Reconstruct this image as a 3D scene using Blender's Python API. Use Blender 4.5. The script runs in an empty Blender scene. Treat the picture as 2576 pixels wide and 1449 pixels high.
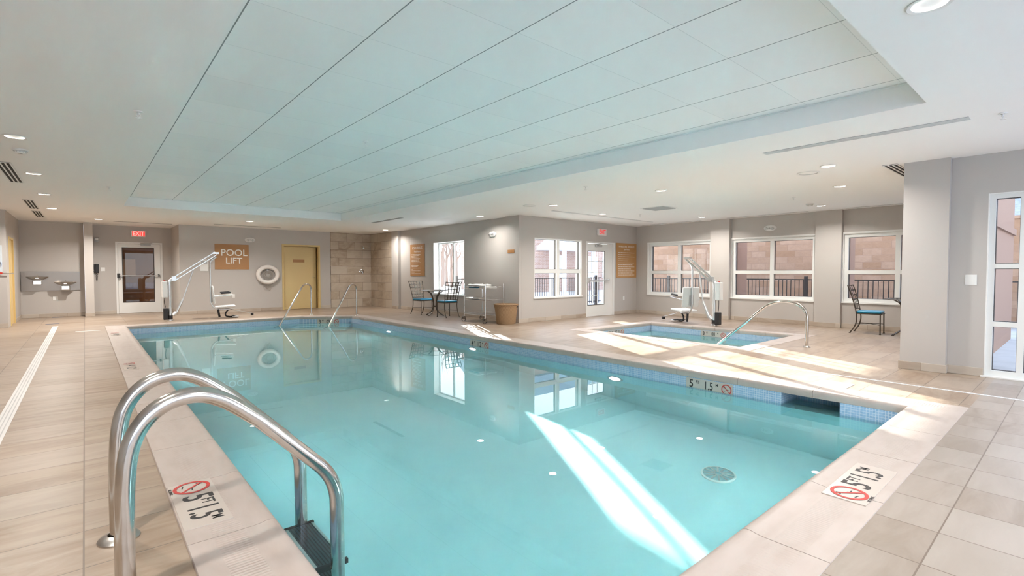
import bpy, bmesh, math, random
from mathutils import Vector, Matrix
random.seed(7)
S = bpy.context.scene
COL = S.collection
PI = math.pi
R = math.radians

# ---------------------------------------------------------------- materials
def mat(name, col=(.8, .8, .8), rough=.5, metal=0., spec=.5, emit=None, estr=0., bump=None, noise=None, coat=0.):
    m = bpy.data.materials.new(name); m.use_nodes = True
    nt = m.node_tree; b = nt.nodes['Principled BSDF']
    b.inputs['Base Color'].default_value = (*col, 1)
    b.inputs['Roughness'].default_value = rough
    b.inputs['Metallic'].default_value = metal
    b.inputs['Specular IOR Level'].default_value = spec
    b.inputs['Coat Weight'].default_value = coat
    if emit:
        b.inputs['Emission Color'].default_value = (*emit, 1)
        b.inputs['Emission Strength'].default_value = estr
    tc = None
    if bump or noise:
        tc = nt.nodes.new('ShaderNodeTexCoord')
    if noise:                                   # (scale, amount, second colour)
        n = nt.nodes.new('ShaderNodeTexNoise'); n.inputs['Scale'].default_value = noise[0]; n.inputs['Detail'].default_value = 4
        nt.links.new(tc.outputs['Object'], n.inputs['Vector'])
        r = nt.nodes.new('ShaderNodeMapRange'); r.inputs[1].default_value = .35; r.inputs[2].default_value = .65
        r.inputs[3].default_value = 0; r.inputs[4].default_value = noise[1]
        nt.links.new(n.outputs['Fac'], r.inputs[0])
        mx = nt.nodes.new('ShaderNodeMix'); mx.data_type = 'RGBA'
        mx.inputs[6].default_value = (*col, 1); mx.inputs[7].default_value = (*noise[2], 1)
        nt.links.new(r.outputs[0], mx.inputs[0]); nt.links.new(mx.outputs[2], b.inputs['Base Color'])
    if bump:                                    # (scale, strength, distance)
        n = nt.nodes.new('ShaderNodeTexNoise'); n.inputs['Scale'].default_value = bump[0]; n.inputs['Detail'].default_value = 3
        nt.links.new(tc.outputs['Object'], n.inputs['Vector'])
        bp = nt.nodes.new('ShaderNodeBump'); bp.inputs['Strength'].default_value = bump[1]; bp.inputs['Distance'].default_value = bump[2]
        nt.links.new(n.outputs['Fac'], bp.inputs['Height']); nt.links.new(bp.outputs[0], b.inputs['Normal'])
    return m

class NT:
    """small helper for node graphs"""
    def __init__(s, m): s.t = m.node_tree; s.b = s.t.nodes['Principled BSDF']
    def n(s, k, **kw):
        x = s.t.nodes.new(k)
        for a, v in kw.items(): setattr(x, a, v)
        return x
    def l(s, a, b): s.t.links.new(a, b)
    def math(s, op, a, b=None, c=None):
        x = s.n('ShaderNodeMath', operation=op)
        for i, v in enumerate((a, b, c)):
            if v is None: continue
            if isinstance(v, (int, float)): x.inputs[i].default_value = v
            else: s.l(v, x.inputs[i])
        return x.outputs[0]
    def mix(s, f, a, b):
        x = s.n('ShaderNodeMix', data_type='RGBA')
        for i, v in ((0, f), (6, a), (7, b)):
            if isinstance(v, (int, float)): x.inputs[i].default_value = v
            elif isinstance(v, tuple): x.inputs[i].default_value = (*v, 1)
            else: s.l(v, x.inputs[i])
        return x.outputs[2]
    def combine(s, x, y, z):
        c = s.n('ShaderNodeCombineXYZ')
        for i, v in enumerate((x, y, z)):
            if isinstance(v, (int, float)): c.inputs[i].default_value = v
            else: s.l(v, c.inputs[i])
        return c.outputs[0]

def grid(g, a, b, sa, sb, oa, ob, w, stagger=0.):
    """joint mask (1 on joint) and cell random for tiles sized sa x sb, joint half width w"""
    ub = g.math('DIVIDE', g.math('SUBTRACT', b, ob), sb)
    cb = g.math('FLOOR', ub)
    ua = g.math('DIVIDE', g.math('SUBTRACT', a, oa), sa)
    if stagger:
        ua = g.math('ADD', ua, g.math('MULTIPLY', g.math('MODULO', g.math('ABSOLUTE', cb), 2.), stagger))
    ca = g.math('FLOOR', ua)
    fa = g.math('SUBTRACT', ua, ca); fb = g.math('SUBTRACT', ub, cb)
    da = g.math('MULTIPLY', g.math('MINIMUM', fa, g.math('SUBTRACT', 1., fa)), sa)
    db = g.math('MULTIPLY', g.math('MINIMUM', fb, g.math('SUBTRACT', 1., fb)), sb)
    d = g.math('MINIMUM', da, db)
    joint = g.math('LESS_THAN', d, w)
    wn = g.n('ShaderNodeTexWhiteNoise', noise_dimensions='2D')
    g.l(g.combine(ca, cb, 0.), wn.inputs['Vector'])
    return joint, wn.outputs['Value'], d

def stone_tile(name, ax, ay, sa, sb, oa, ob, w=.0025, c1=(.60, .50, .40), c2=(.46, .36, .27), c3=(.66, .60, .52),
               jc=(.30, .24, .19), stretch=(1.2, 9., 9.), stagger=0., rough=.38, var=.5):
    m = mat(name, c1, rough); g = NT(m)
    ge = g.n('ShaderNodeNewGeometry'); sp = g.n('ShaderNodeSeparateXYZ'); g.l(ge.outputs['Position'], sp.inputs[0])
    A, B = sp.outputs[ax], sp.outputs[ay]
    j, rnd, d = grid(g, A, B, sa, sb, oa, ob, w, stagger)
    v = g.combine(g.math('MULTIPLY', A, stretch[0]), g.math('MULTIPLY', B, stretch[1]), g.math('MULTIPLY', rnd, 37.))
    n = g.n('ShaderNodeTexNoise'); n.inputs['Scale'].default_value = 1.; n.inputs['Detail'].default_value = 5
    n.inputs['Roughness'].default_value = .6; n.inputs['Distortion'].default_value = .8
    g.l(v, n.inputs['Vector'])
    f = g.n('ShaderNodeMapRange'); f.inputs[1].default_value = .40; f.inputs[2].default_value = .66; g.l(n.outputs['Fac'], f.inputs[0])
    c = g.mix(f.outputs[0], c1, c2)
    c = g.mix(g.math('MULTIPLY', rnd, var), c, c3)
    c = g.mix(j, c, jc)
    g.l(c, g.b.inputs['Base Color'])
    bp = g.n('ShaderNodeBump'); bp.inputs['Strength'].default_value = .25; bp.inputs['Distance'].default_value = .003
    h = g.math('SUBTRACT', g.math('MULTIPLY', n.outputs['Fac'], .5), g.math('MULTIPLY', j, 1.))
    g.l(h, bp.inputs['Height']); g.l(bp.outputs[0], g.b.inputs['Normal'])
    return m

M = {}
M['wall'] = mat('wall_paint', (.51, .48, .45), .55, bump=(60, .08, .002))
M['ceiling'] = mat('ceiling_paint', (.93, .915, .90), .7, bump=(90, .1, .002))
M['white'] = mat('white_paint', (.82, .82, .80), .4)
M['frame_white'] = mat('white_frame', (.80, .81, .79), .35)
M['bronze'] = mat('dark_bronze', (.045, .038, .035), .4)
M['rubber'] = mat('black_rubber', (.018, .018, .02), .55)
M['darkgap'] = mat('vent_interior', (.03, .027, .025), .8)
M['steel'] = mat('polished_steel', (.62, .60, .57), .16, 1., noise=(14, .5, (.50, .45, .40)))
M['steel2'] = mat('brushed_steel', (.55, .53, .50), .30, 1.)
M['alu'] = mat('satin_aluminium', (.72, .73, .73), .32, .9)
M['chrome'] = mat('chrome', (.8, .8, .8), .08, 1.)
M['plastic_w'] = mat('white_plastic', (.80, .80, .78), .35)
M['plastic_g'] = mat('grey_plastic', (.45, .46, .46), .4)
M['plastic_b'] = mat('blue_grey_plastic', (.60, .66, .70), .4)
M['red'] = mat('red_plastic', (.55, .03, .02), .4)
M['tan_sign'] = mat('tan_sign_board', (.42, .215, .085), .5)
M['orange_sign'] = mat('ochre_sign_board', (.50, .27, .10), .5)
M['ink_w'] = mat('white_lettering', (.85, .83, .78), .5)
M['ink_k'] = mat('black_lettering', (.03, .028, .028), .5)
M['ink_r'] = mat('red_marking', (.50, .05, .04), .5)
M['yellow_door'] = mat('cream_yellow_paint', (.68, .52, .25), .4)
M['yellow_frame'] = mat('yellow_frame_paint', (.66, .50, .22), .4)
M['marker'] = mat('marker_tile', (.52, .455, .40), .3)
M['teal'] = mat('teal_vinyl', (.005, .19, .34), .35, noise=(5, .4, (.01, .28, .44)))
M['iron'] = mat('bronze_iron', (.085, .07, .055), .38, .6)
M['tabletop'] = mat('bronze_mesh_top', (.16, .14, .12), .35, .5)
M['wicker'] = mat('woven_seagrass', (.28, .17, .08), .75)
M['towel'] = mat('white_towel', (.80, .80, .78), .95, bump=(180, .6, .004))
M['towel_b'] = mat('blue_towel', (.05, .16, .26), .95, bump=(180, .6, .004))
M['rope'] = mat('rope', (.42, .38, .33), .9)
M['ring'] = mat('life_ring_foam', (.84, .80, .76), .5)
M['copper'] = mat('brushed_panel_steel', (.30, .265, .235), .3, 1.)
M['lamp'] = mat('lit_diffuser', (1, 1, 1), .5, emit=(1, .93, .84), estr=9.)
M['exitred'] = mat('exit_red', (.45, .01, .01), .5, emit=(1, .05, .04), estr=.22)
M['exitface'] = mat('exit_face_lit', (.5, .06, .05), .5, emit=(1, .06, .05), estr=.30)
M['exitpale'] = mat('exit_letters_pale', (.8, .55, .5), .5, emit=(1, .5, .45), estr=.2)
M['exitface2'] = mat('exit_face_white', (.80, .80, .80), .5)
M['grout'] = mat('coping_grout', (.36, .28, .21), .8)
M['drain'] = mat('drain_channel', (.62, .60, .58), .45)
M['blue_mat'] = mat('dark_blue_sticker', (.05, .10, .20), .6)
M['concrete'] = mat('pale_concrete', (.50, .49, .48), .8, noise=(3, .6, (.40, .39, .38)))
M['stucco'] = mat('tan_stucco', (.33, .205, .15), .85)
M['blocktan'] = None

def front_fresnel(t, fr):
    """reflection at the outer face only: the pane or water below does not bend the rays, so its inner face must not mirror them"""
    ge = t.nodes.new('ShaderNodeNewGeometry'); sub = t.nodes.new('ShaderNodeMath'); sub.operation = 'SUBTRACT'; sub.inputs[0].default_value = 1
    mu = t.nodes.new('ShaderNodeMath'); mu.operation = 'MULTIPLY'
    t.links.new(ge.outputs['Backfacing'], sub.inputs[1]); t.links.new(sub.outputs[0], mu.inputs[0]); t.links.new(fr.outputs[0], mu.inputs[1])
    return mu.outputs[0]

def glass_mat(name, tint=(.97, .985, .98), refl=1.0, ior=1.5):
    m = bpy.data.materials.new(name); m.use_nodes = True; t = m.node_tree
    for n in list(t.nodes):
        if n.type != 'OUTPUT_MATERIAL': t.nodes.remove(n)
    out = t.nodes['Material Output']
    tr = t.nodes.new('ShaderNodeBsdfTransparent'); tr.inputs[0].default_value = (*tint, 1)
    gl = t.nodes.new('ShaderNodeBsdfGlossy'); gl.inputs['Roughness'].default_value = .0; gl.inputs[0].default_value = (refl, refl, refl, 1)
    fr = t.nodes.new('ShaderNodeFresnel'); fr.inputs[0].default_value = ior
    mx = t.nodes.new('ShaderNodeMixShader')
    fo = front_fresnel(t, fr)
    t.links.new(fo, mx.inputs[0]); t.links.new(tr.outputs[0], mx.inputs[1]); t.links.new(gl.outputs[0], mx.inputs[2])
    t.links.new(mx.outputs[0], out.inputs[0])
    return m
M['glass'] = glass_mat('window_glass')
M['glass_tint'] = glass_mat('tinted_glass', (.80, .66, .52))

# ---------------------------------------------------------------- object helpers
def link(name, me, parent=None, m=None):
    o = bpy.data.objects.new(name, me); COL.objects.link(o)
    if m is not None:
        for mm in (m if isinstance(m, (list, tuple)) else [m]): me.materials.append(mm)
    if parent is not None: o.parent = parent
    return o

def tag(o, label, cat, group=None, kind=None):
    if label: o['label'] = label
    if cat: o['category'] = cat
    if group: o['group'] = group
    if kind: o['kind'] = kind
    return o

def thing(name, label, cat, loc=(0, 0, 0), rz=0., group=None):
    o = bpy.data.objects.new(name, None); COL.objects.link(o)
    o.empty_display_size = .1
    o.location = loc; o.rotation_euler = (0, 0, rz)
    return tag(o, label, cat, group)

def dup(root, loc, rz, label=None):
    r = root.copy(); COL.objects.link(r); r.location = loc; r.rotation_euler = (0, 0, rz)
    if label: r['label'] = label
    for ch in list(root.children):
        c = ch.copy(); COL.objects.link(c); c.parent = r
        for q in list(ch.children):
            d = q.copy(); COL.objects.link(d); d.parent = c
    return r

class MB:
    def __init__(s): s.bm = bmesh.new(); s.mi = 0
    def _f(s, vs):
        try:
            f = s.bm.faces.new(vs); f.material_index = s.mi; return f
        except ValueError: return None
    def box(s, x0, x1, y0, y1, z0, z1, bev=0.):
        n0 = len(s.bm.verts)
        v = [s.bm.verts.new((x, y, z)) for z in (z0, z1) for y in (y0, y1) for x in (x0, x1)]
        fs = [s._f([v[i] for i in q]) for q in ((0, 2, 3, 1), (4, 5, 7, 6), (0, 1, 5, 4), (2, 6, 7, 3), (0, 4, 6, 2), (1, 3, 7, 5))]
        if bev:
            es = list({e for f in fs for e in f.edges})
            bmesh.ops.bevel(s.bm, geom=es, offset=bev, segments=2, profile=.5, affect='EDGES')
        return s
    def quad(s, *p): s._f([s.bm.verts.new(q) for q in p]); return s
    def bar(s, a, b, w, h, up=(0, 0, 1)):
        """rectangular bar from a to b"""
        a, b = Vector(a), Vector(b); d = (b - a).normalized(); u = Vector(up)
        if abs(d.dot(u)) > .99: u = Vector((1, 0, 0))
        r = d.cross(u).normalized(); u = r.cross(d)
        v = [s.bm.verts.new(p + r * (i * w / 2) + u * (j * h / 2)) for p in (a, b) for i, j in ((-1, -1), (1, -1), (1, 1), (-1, 1))]
        for q in ((3, 2, 1, 0), (4, 5, 6, 7), (0, 1, 5, 4), (1, 2, 6, 5), (2, 3, 7, 6), (3, 0, 4, 7)): s._f([v[i] for i in q])
        return s
    def tube(s, pts, r, n=10, closed=False, cap=True, sx=1.):
        P = [Vector(p) for p in pts]; k = len(P)
        rs = r if isinstance(r, (list, tuple)) else [r] * k
        T = []
        for i in range(k):
            if closed: t = P[(i + 1) % k] - P[i - 1]
            else: t = P[min(i + 1, k - 1)] - P[max(i - 1, 0)]
            T.append(t.normalized())
        u = Vector((0, 0, 1)) if abs(T[0].z) < .9 else Vector((1, 0, 0))
        u = (u - T[0] * u.dot(T[0])).normalized(); rings = []
        for i in range(k):
            u = (u - T[i] * u.dot(T[i])).normalized(); w = T[i].cross(u)
            rings.append([s.bm.verts.new(P[i] + (u * math.cos(2 * PI * j / n) + w * math.sin(2 * PI * j / n) * sx) * rs[i]) for j in range(n)])
        for i in range(k if closed else k - 1):
            A, B = rings[i], rings[(i + 1) % k]
            for j in range(n): s._f([A[j], A[(j + 1) % n], B[(j + 1) % n], B[j]])
        if cap and not closed:
            s._f(rings[0][::-1]); s._f(rings[-1])
        return s
    def lathe(s, prof, c=(0, 0, 0), n=24, axis='z', cap=True, arc=1., ring=False):
        rings = []
        for r, h in prof:
            ring = []
            for j in range(n):
                a = 2 * PI * j / n * arc
                x, y = r * math.cos(a), r * math.sin(a)
                p = {'z': (x, y, h), 'y': (x, h, y), 'x': (h, x, y)}[axis]
                ring.append(s.bm.verts.new((p[0] + c[0], p[1] + c[1], p[2] + c[2])))
            rings.append(ring)
        for A, B in zip(rings, rings[1:]):
            for j in range(n): s._f([A[j], A[(j + 1) % n], B[(j + 1) % n], B[j]])
        if ring:
            A, B = rings[-1], rings[0]
            for j in range(n): s._f([A[j], A[(j + 1) % n], B[(j + 1) % n], B[j]])
        elif cap: s._f(rings[0][::-1]); s._f(rings[-1])
        return s
    def prism(s, poly, z0, z1, axis='z'):
        f = {'z': lambda a, b, h: (a, b, h), 'x': lambda a, b, h: (h, a, b), 'y': lambda a, b, h: (a, h, b)}[axis]
        lo = [s.bm.verts.new(f(a, b, z0)) for a, b in poly]; hi = [s.bm.verts.new(f(a, b, z1)) for a, b in poly]
        s._f(lo[::-1]); s._f(hi); k = len(poly)
        for i in range(k): s._f([lo[i], lo[(i + 1) % k], hi[(i + 1) % k], hi[i]])
        return s
    def xform(s, mtx): bmesh.ops.transform(s.bm, matrix=mtx, verts=s.bm.verts); return s
    def build(s, name, m, parent=None, smooth=False, angle=40):
        bmesh.ops.recalc_face_normals(s.bm, faces=s.bm.faces)
        me = bpy.data.meshes.new(name); s.bm.to_mesh(me); s.bm.free()
        o = link(name, me, parent, m)
        if smooth:
            for p in me.polygons: p.use_smooth = True
            try: me.set_sharp_from_angle(angle=R(angle))
            except Exception: pass
        return o

def fillet(pts, rad, seg=6):
    """round the corners of a polyline"""
    P = [Vector(p) for p in pts]; out = [P[0]]
    for i in range(1, len(P) - 1):
        a, b, c = P[i - 1], P[i], P[i + 1]
        r = rad[i] if isinstance(rad, (list, tuple)) else rad
        d1, d2 = (a - b), (c - b)
        r = min(r, d1.length * .49, d2.length * .49)
        p, q = b + d1.normalized() * r, b + d2.normalized() * r
        for k in range(seg + 1):
            t = k / seg
            out.append(p * (1 - t) ** 2 + b * 2 * t * (1 - t) + q * t * t)
    out.append(P[-1]); return out

def smoothpath(pts, seg=6):
    """Catmull-Rom through the points"""
    P = [Vector(p) for p in pts]; P = [P[0] * 2 - P[1]] + P + [P[-1] * 2 - P[-2]]; out = []
    for i in range(1, len(P) - 2):
        a, b, c, d = P[i - 1:i + 3]
        for k in range(seg):
            t = k / seg
            out.append(.5 * ((2 * b) + (c - a) * t + (2 * a - 5 * b + 4 * c - d) * t * t + (3 * b - a - 3 * c + d) * t ** 3))
    out.append(P[-2]); return out

def text_mesh(txt, size, depth=.002, align='CENTER', bold=0., xs=1.):
    cu = bpy.data.curves.new('t', 'FONT'); cu.body = txt; cu.size = size; cu.extrude = depth / 2; cu.offset = bold
    cu.align_x = align; cu.align_y = 'CENTER'; cu.resolution_u = 3; cu.space_line = .9
    o = bpy.data.objects.new('t', cu); COL.objects.link(o)
    me = bpy.data.meshes.new_from_object(o.evaluated_get(bpy.context.evaluated_depsgraph_get()))
    bpy.data.objects.remove(o); bpy.data.curves.remove(cu)
    if xs != 1.: me.transform(Matrix.Diagonal((xs, 1, 1, 1)))
    return me

def text(name, txt, size, m, parent, mtx, depth=.002, align='CENTER', bold=0., xs=1.):
    me = text_mesh(txt, size, depth, align, bold, xs); me.transform(mtx); me.name = name
    me.materials.clear()
    return link(name, me, parent, m)

# frames that stand a flat layout (x right, y up, z towards the viewer) on a wall or floor
def facing(dirn, loc=(0, 0, 0)):
    """dirn: wall normal pointing into the room"""
    n = Vector(dirn).normalized(); up = Vector((0, 0, 1)); x = up.cross(n).normalized()
    m = Matrix((x, up, n)).transposed().to_4x4(); m.translation = Vector(loc); return m
def onfloor(xdir, loc):
    x = Vector(xdir).normalized(); n = Vector((0, 0, 1)); y = n.cross(x)
    m = Matrix((x, y, n)).transposed().to_4x4(); m.translation = Vector(loc); return m

def struct(o, label=None):
    o['kind'] = 'structure'
    if label: o['label'] = label
    return o
VOL = 0; CLAMP = 0.; SUN_E = 13.; SKY_E = 1.25; EXPO = 1.75; LAMP_E = 12.; POOL_E = 5.
# ---------------------------------------------------------------- dimensions (metres; x to the right-back, y away along the pool)
CH = 2.76                      # flat ceiling
RX0, RX1, RY0, RY1, RZ = .68, 5.53, .95, 13.85, 2.97       # raised ceiling field over the pool
PX0, PX1, PY0, PY1 = .74, 6.0, 1.12, 15.05                 # pool, inside the coping
SX0, SX1, SY0, SY1 = 8.58, 11.08, 3.93, 7.36               # spa
WL = -.20                      # pool water level
SWL = -.20
WX, LY, SX, FY = 8.5, 9.5, 13.45, 18.15                    # long dark wall, light wall, spa window wall, far wall

M['floor'] = stone_tile('deck_tile', 0, 1, .82, .41, -.03, .39, w=.0035, c1=(.345, .265, .195), c2=(.24, .165, .11), c3=(.39, .325, .265), jc=(.17, .13, .10), stretch=(1.6, 7., 9.), var=.5)
M['floor_front'] = stone_tile('deck_tile_square', 0, 1, .405, .41, 2.80, .05, w=.0035, c1=(.31, .255, .21), c2=(.235, .185, .14), c3=(.385, .34, .295), jc=(.17, .13, .10), stretch=(1.6, 6., 9.), var=.7)
M['base_tile_x'] = stone_tile('baseboard_tile_along_x', 0, 2, .61, .5, .2, -.2, c1=(.44, .37, .30), c2=(.35, .275, .21), stretch=(1.5, 6, 9))
M['base_tile_y'] = stone_tile('baseboard_tile_along_y', 1, 2, .61, .5, .2, -.2, c1=(.44, .37, .30), c2=(.35, .275, .21), stretch=(1.5, 6, 9))
M['shower_x'] = stone_tile('shower_stone_along_x', 0, 2, .61, .305, 6.84, .0, w=.004, c1=(.50, .41, .31), c2=(.34, .25, .17), c3=(.58, .51, .42), jc=(.16, .12, .09), stretch=(2, 3.5, 9), stagger=.5, var=.8)
M['shower_y'] = stone_tile('shower_stone_along_y', 1, 2, .61, .305, 18.15, .0, w=.004, c1=(.50, .41, .31), c2=(.34, .25, .17), c3=(.58, .51, .42), jc=(.16, .12, .09), stretch=(2, 3.5, 9), stagger=.5, var=.8)
M['plaster'] = mat('pool_plaster', (.50, .76, .78), .6, noise=(2, .5, (.46, .73, .76)))

def coping_mat():
    m = mat('coping_stone', (.475, .405, .36), .42); g = NT(m)
    uv = g.n('ShaderNodeUVMap'); sp = g.n('ShaderNodeSeparateXYZ'); g.l(uv.outputs[0], sp.inputs[0])
    u, v = sp.outputs[0], sp.outputs[1]
    n = g.n('ShaderNodeTexNoise'); n.inputs['Scale'].default_value = 1.; n.inputs['Detail'].default_value = 5
    g.l(g.combine(g.math('MULTIPLY', u, 5.), g.math('MULTIPLY', v, 14.), 0.), n.inputs['Vector'])
    f = g.n('ShaderNodeMapRange'); f.inputs[1].default_value = .42; f.inputs[2].default_value = .75; g.l(n.outputs['Fac'], f.inputs[0])
    g.l(g.mix(g.math('MULTIPLY', f.outputs[0], .6), (.475, .405, .36), (.40, .325, .275)), g.b.inputs['Base Color'])
    # shallow grip ridges across a band in the middle of each stone
    band = g.math('MULTIPLY', g.math('GREATER_THAN', v, .15), g.math('LESS_THAN', v, .29))
    s = g.math('SINE', g.math('MULTIPLY', u, 2 * PI / .022))
    h = g.math('MULTIPLY', g.math('MULTIPLY', s, band), .5)
    bp = g.n('ShaderNodeBump'); bp.inputs['Strength'].default_value = .6; bp.inputs['Distance'].default_value = .0022
    g.l(h, bp.inputs['Height']); g.l(bp.outputs[0], g.b.inputs['Normal'])
    return m
M['coping'] = coping_mat()

def mosaic_mat():
    m = mat('waterline_mosaic', (.3, .4, .5), .25); g = NT(m)
    ge = g.n('ShaderNodeNewGeometry'); sp = g.n('ShaderNodeSeparateXYZ'); g.l(ge.outputs['Position'], sp.inputs[0])
    A = g.math('ADD', sp.outputs[0], sp.outputs[1])
    j, rnd, d = grid(g, A, sp.outputs[2], .0265, .0265, 0., -.07, .0022)
    c = g.mix(rnd, (.27, .42, .60), (.36, .50, .66))
    g.l(g.mix(j, c, (.60, .66, .74)), g.b.inputs['Base Color'])
    return m
M['mosaic'] = mosaic_mat()

def panel_mat():
    m = mat('ceiling_panels', (.80, .81, .81), .6); g = NT(m)
    ge = g.n('ShaderNodeNewGeometry'); sp = g.n('ShaderNodeSeparateXYZ'); g.l(ge.outputs['Position'], sp.inputs[0])
    X, Y = sp.outputs[0], sp.outputs[1]
    jx, r1, d = grid(g, X, Y, .762, 100., .80, -50., .0045)      # open joints along the room
    jy, rnd, d2 = grid(g, X, Y, .762, .758, .80, 1.88, .002)     # tight joints across it
    c = g.mix(rnd, (.94, .92, .905), (.90, .89, .88))
    c = g.mix(g.math('MULTIPLY', jy, .35), c, (.35, .37, .37))
    c = g.mix(jx, c, (.25, .27, .27))
    g.l(c, g.b.inputs['Base Color'])
    return m
M['panels'] = panel_mat()

# ---------------------------------------------------------------- floor
from mathutils.geometry import tessellate_polygon
def slab(name, outer, holes, z0, z1, m):
    b = MB(); loops = [outer] + holes
    tris = tessellate_polygon([[Vector((x, y, 0)) for x, y in l] for l in loops])
    flat = [p for l in loops for p in l]
    top = [b.bm.verts.new((x, y, z1)) for x, y in flat]; bot = [b.bm.verts.new((x, y, z0)) for x, y in flat]
    for t in tris:
        b._f([top[i] for i in t]); b._f([bot[i] for i in t][::-1])
    k = 0
    for l in loops:
        n = len(l)
        for i in range(n): b._f([top[k + i], top[k + (i + 1) % n], bot[k + (i + 1) % n], bot[k + i]])
        k += n
    return struct(b.build(name, m))

POOL = [(PX0, PY0), (PX1, PY0), (PX1, 14.25), (4.74, PY1), (PX0, PY1)]
SPA = [(SX0, SY0), (SX1, SY0), (SX1, SY1), (SX0, SY1)]
def offset(poly, d):
    out = []; n = len(poly)
    for i in range(n):
        p, a, q = Vector(poly[i - 1]), Vector(poly[i]), Vector(poly[(i + 1) % n])
        e1, e2 = (a - p).normalized(), (q - a).normalized()
        n1, n2 = Vector((e1.y, -e1.x)), Vector((e2.y, -e2.x))
        mdir = (n1 + n2).normalized(); k = d / mdir.dot(n1)
        out.append((a.x + mdir.x * k, a.y + mdir.y * k))
    return out
CW = .40
PO, SO = offset(POOL, CW + .004), offset(SPA, .30 + .004)
slab('floor', [(-3.2, .72), (.33, .72), (6.41, .72), (8.8, .72), (8.8, 1.3), (13.6, 1.3), (13.6, 9.7), (8.8, 9.7), (8.8, 18.4), (2.3, 18.4), (2.3, 20.1), (-1.6, 20.1), (-1.6, 18.4), (-3.2, 18.4)],
     [[(x, max(y, .7205)) for x, y in PO], SO], -.12, 0, M['floor'])
slab('floor', [(-3.2, -2.0), (8.8, -2.0), (8.8, .72), (-3.2, .72)], [], -.12, 0, M['floor_front'])

# ---------------------------------------------------------------- walls
def wall(name, axis, p, out, a0, a1, ops, m, th=.3, z0=0., z1=CH):
    b = MB(); lo, hi = sorted((p, p + out * th))
    def bx(s, e, u, v):
        if e - s < 1e-4 or v - u < 1e-4: return
        if axis == 'x': b.box(lo, hi, s, e, u, v)
        else: b.box(s, e, lo, hi, u, v)
    c = a0
    for s, e, u, v in sorted(ops):
        bx(c, s, z0, z1); bx(s, e, z0, u); bx(s, e, v, z1); c = e
    bx(c, a1, z0, z1)
    return struct(b.build(name, m))

DW = (12.03, 13.75, .61, 2.25)               # window in the long wall (y0, y1, z0, z1)
wall('wall_right', 'x', WX, 1, LY, 16.05, [DW], M['wall'], th=.26)
wall('wall_right', 'x', 8.40, 1, 15.92, 16.42, [], M['wall'], th=.099)
wall('wall_right', 'x', 8.41, 1, LY + .001, 10.06, [], M['wall'], th=.088)
wall('wall_right', 'x', WX, 1, 16.05, 18.4, [], M['wall'], th=.26)
wall('wall_far', 'x', 8.40, 1, 16.42, FY, [], M['shower_y'], th=.099)
wall('wall_far', 'y', FY - .02, 1, 6.84, 8.40, [], M['shower_x'], th=.32)
YD = (5.16, 6.46, 0, 2.27)
wall('wall_far', 'y', FY, 1, 2.20, 6.839, [YD], M['wall'], th=.14)
wall('wall_far', 'x', 2.20, 1, FY + .141, 19.9, [], M['wall'], th=.12)
ED = (.74, 1.95, 0, 2.26)
wall('wall_far', 'y', 19.9, 1, .20, 2.35, [ED], M['wall'], th=.2)
wall('wall_far', 'x', .0, 1, 19.1, 20.1, [], M['wall'], th=.20)
wall('wall_far', 'y', 19.6, 1, -1.38, -.001, [], M['wall'], th=.2)
wall('wall_left', 'x', -1.38, -1, 16.5, 20.0, [(17.0, 17.9, .0, 2.16)], M['wall'], th=.22)
wall('wall_left', 'y', 16.5, 1, -3.2, -1.601, [], M['wall'], th=.2)
# light wall: window 8.96..10.80, glazed door 11.0..12.12
LW = (8.95, 10.81, .62, 2.21); LD = (11.0, 12.30, 0, 2.20)
wall('wall_back', 'y', LY, 1, 8.76, SX + .26, [LW, LD], M['wall'], th=.24)
SW = [(1.72, 3.76, .60, 2.20), (4.33, 6.41, .60, 2.20), (6.97, 9.06, .60, 2.20)]
wall('wall_right', 'x', SX, 1, 1.65, LY - .001, SW, M['wall'], th=.24)
for y0, y1 in ((6.42, 6.96), (3.77, 4.32)): wall('wall_right', 'x', SX - .11, 1, y0, y1, [], M['wall'], th=.109)
wall('wall_right', 'x', 8.36, 1, 1.18, 1.65, [], M['wall'], th=.40)
wall('wall_right', 'y', 1.649, -1, 8.761, SX + .26, [], M['wall'], th=.4)
SF = (-1.2, .83, 0, 2.27)
wall('wall_right', 'x', 8.47, 1, -2.0, 1.179, [SF], M['wall'], th=.24)
# walls behind and beside the camera, with tall windows added unseen to daylight the room
wall('wall_near', 'y', -2.0, -1, -3.2, 8.75, [(-3.0, 1.6, .1, 2.65), (2.0, 8.2, .1, 2.65)], M['wall'])
wall('wall_left', 'x', -3.2, -1, -2.3, 16.7, [], M['wall'])

# baseboards
def base(name, x0, x1, y0, y1, m): struct(MB().box(x0, x1, y0, y1, 0.0005, .105, bev=.003).build(name, m))
BX, BY = M['base_tile_x'], M['base_tile_y']
base('baseboard_right', WX - .013, WX, 10.062, 15.918, BY)
base('baseboard_right', 8.387, 8.40, 15.92, 16.418, BY)
base('baseboard_right', 8.397, 8.41, LY, 10.06, BY)
base('baseboard_far', 2.20, 5.155, FY - .013, FY, BX); base('baseboard_far', 6.465, 6.835, FY - .013, FY, BX)
base('baseboard_far', .215, .735, 19.887, 19.9, BX); base('baseboard_far', 1.955, 2.185, 19.887, 19.9, BX)
base('baseboard_far', 2.187, 2.20, FY + .005, 19.885, BY)
base('baseboard_far', -.013, .213, 19.087, 19.1, BX)
base('baseboard_far', -1.366, -.014, 19.587, 19.6, BX)
base('baseboard_left', -1.38, -1.367, 17.95, 19.585, BY); base('baseboard_left', -3.2, -1.38, 16.487, 16.5, BX)
base('baseboard_back', 8.397, 10.995, LY - .013, LY, BX); base('baseboard_back', 12.31, SX - .014, LY - .013, LY, BX)
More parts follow.
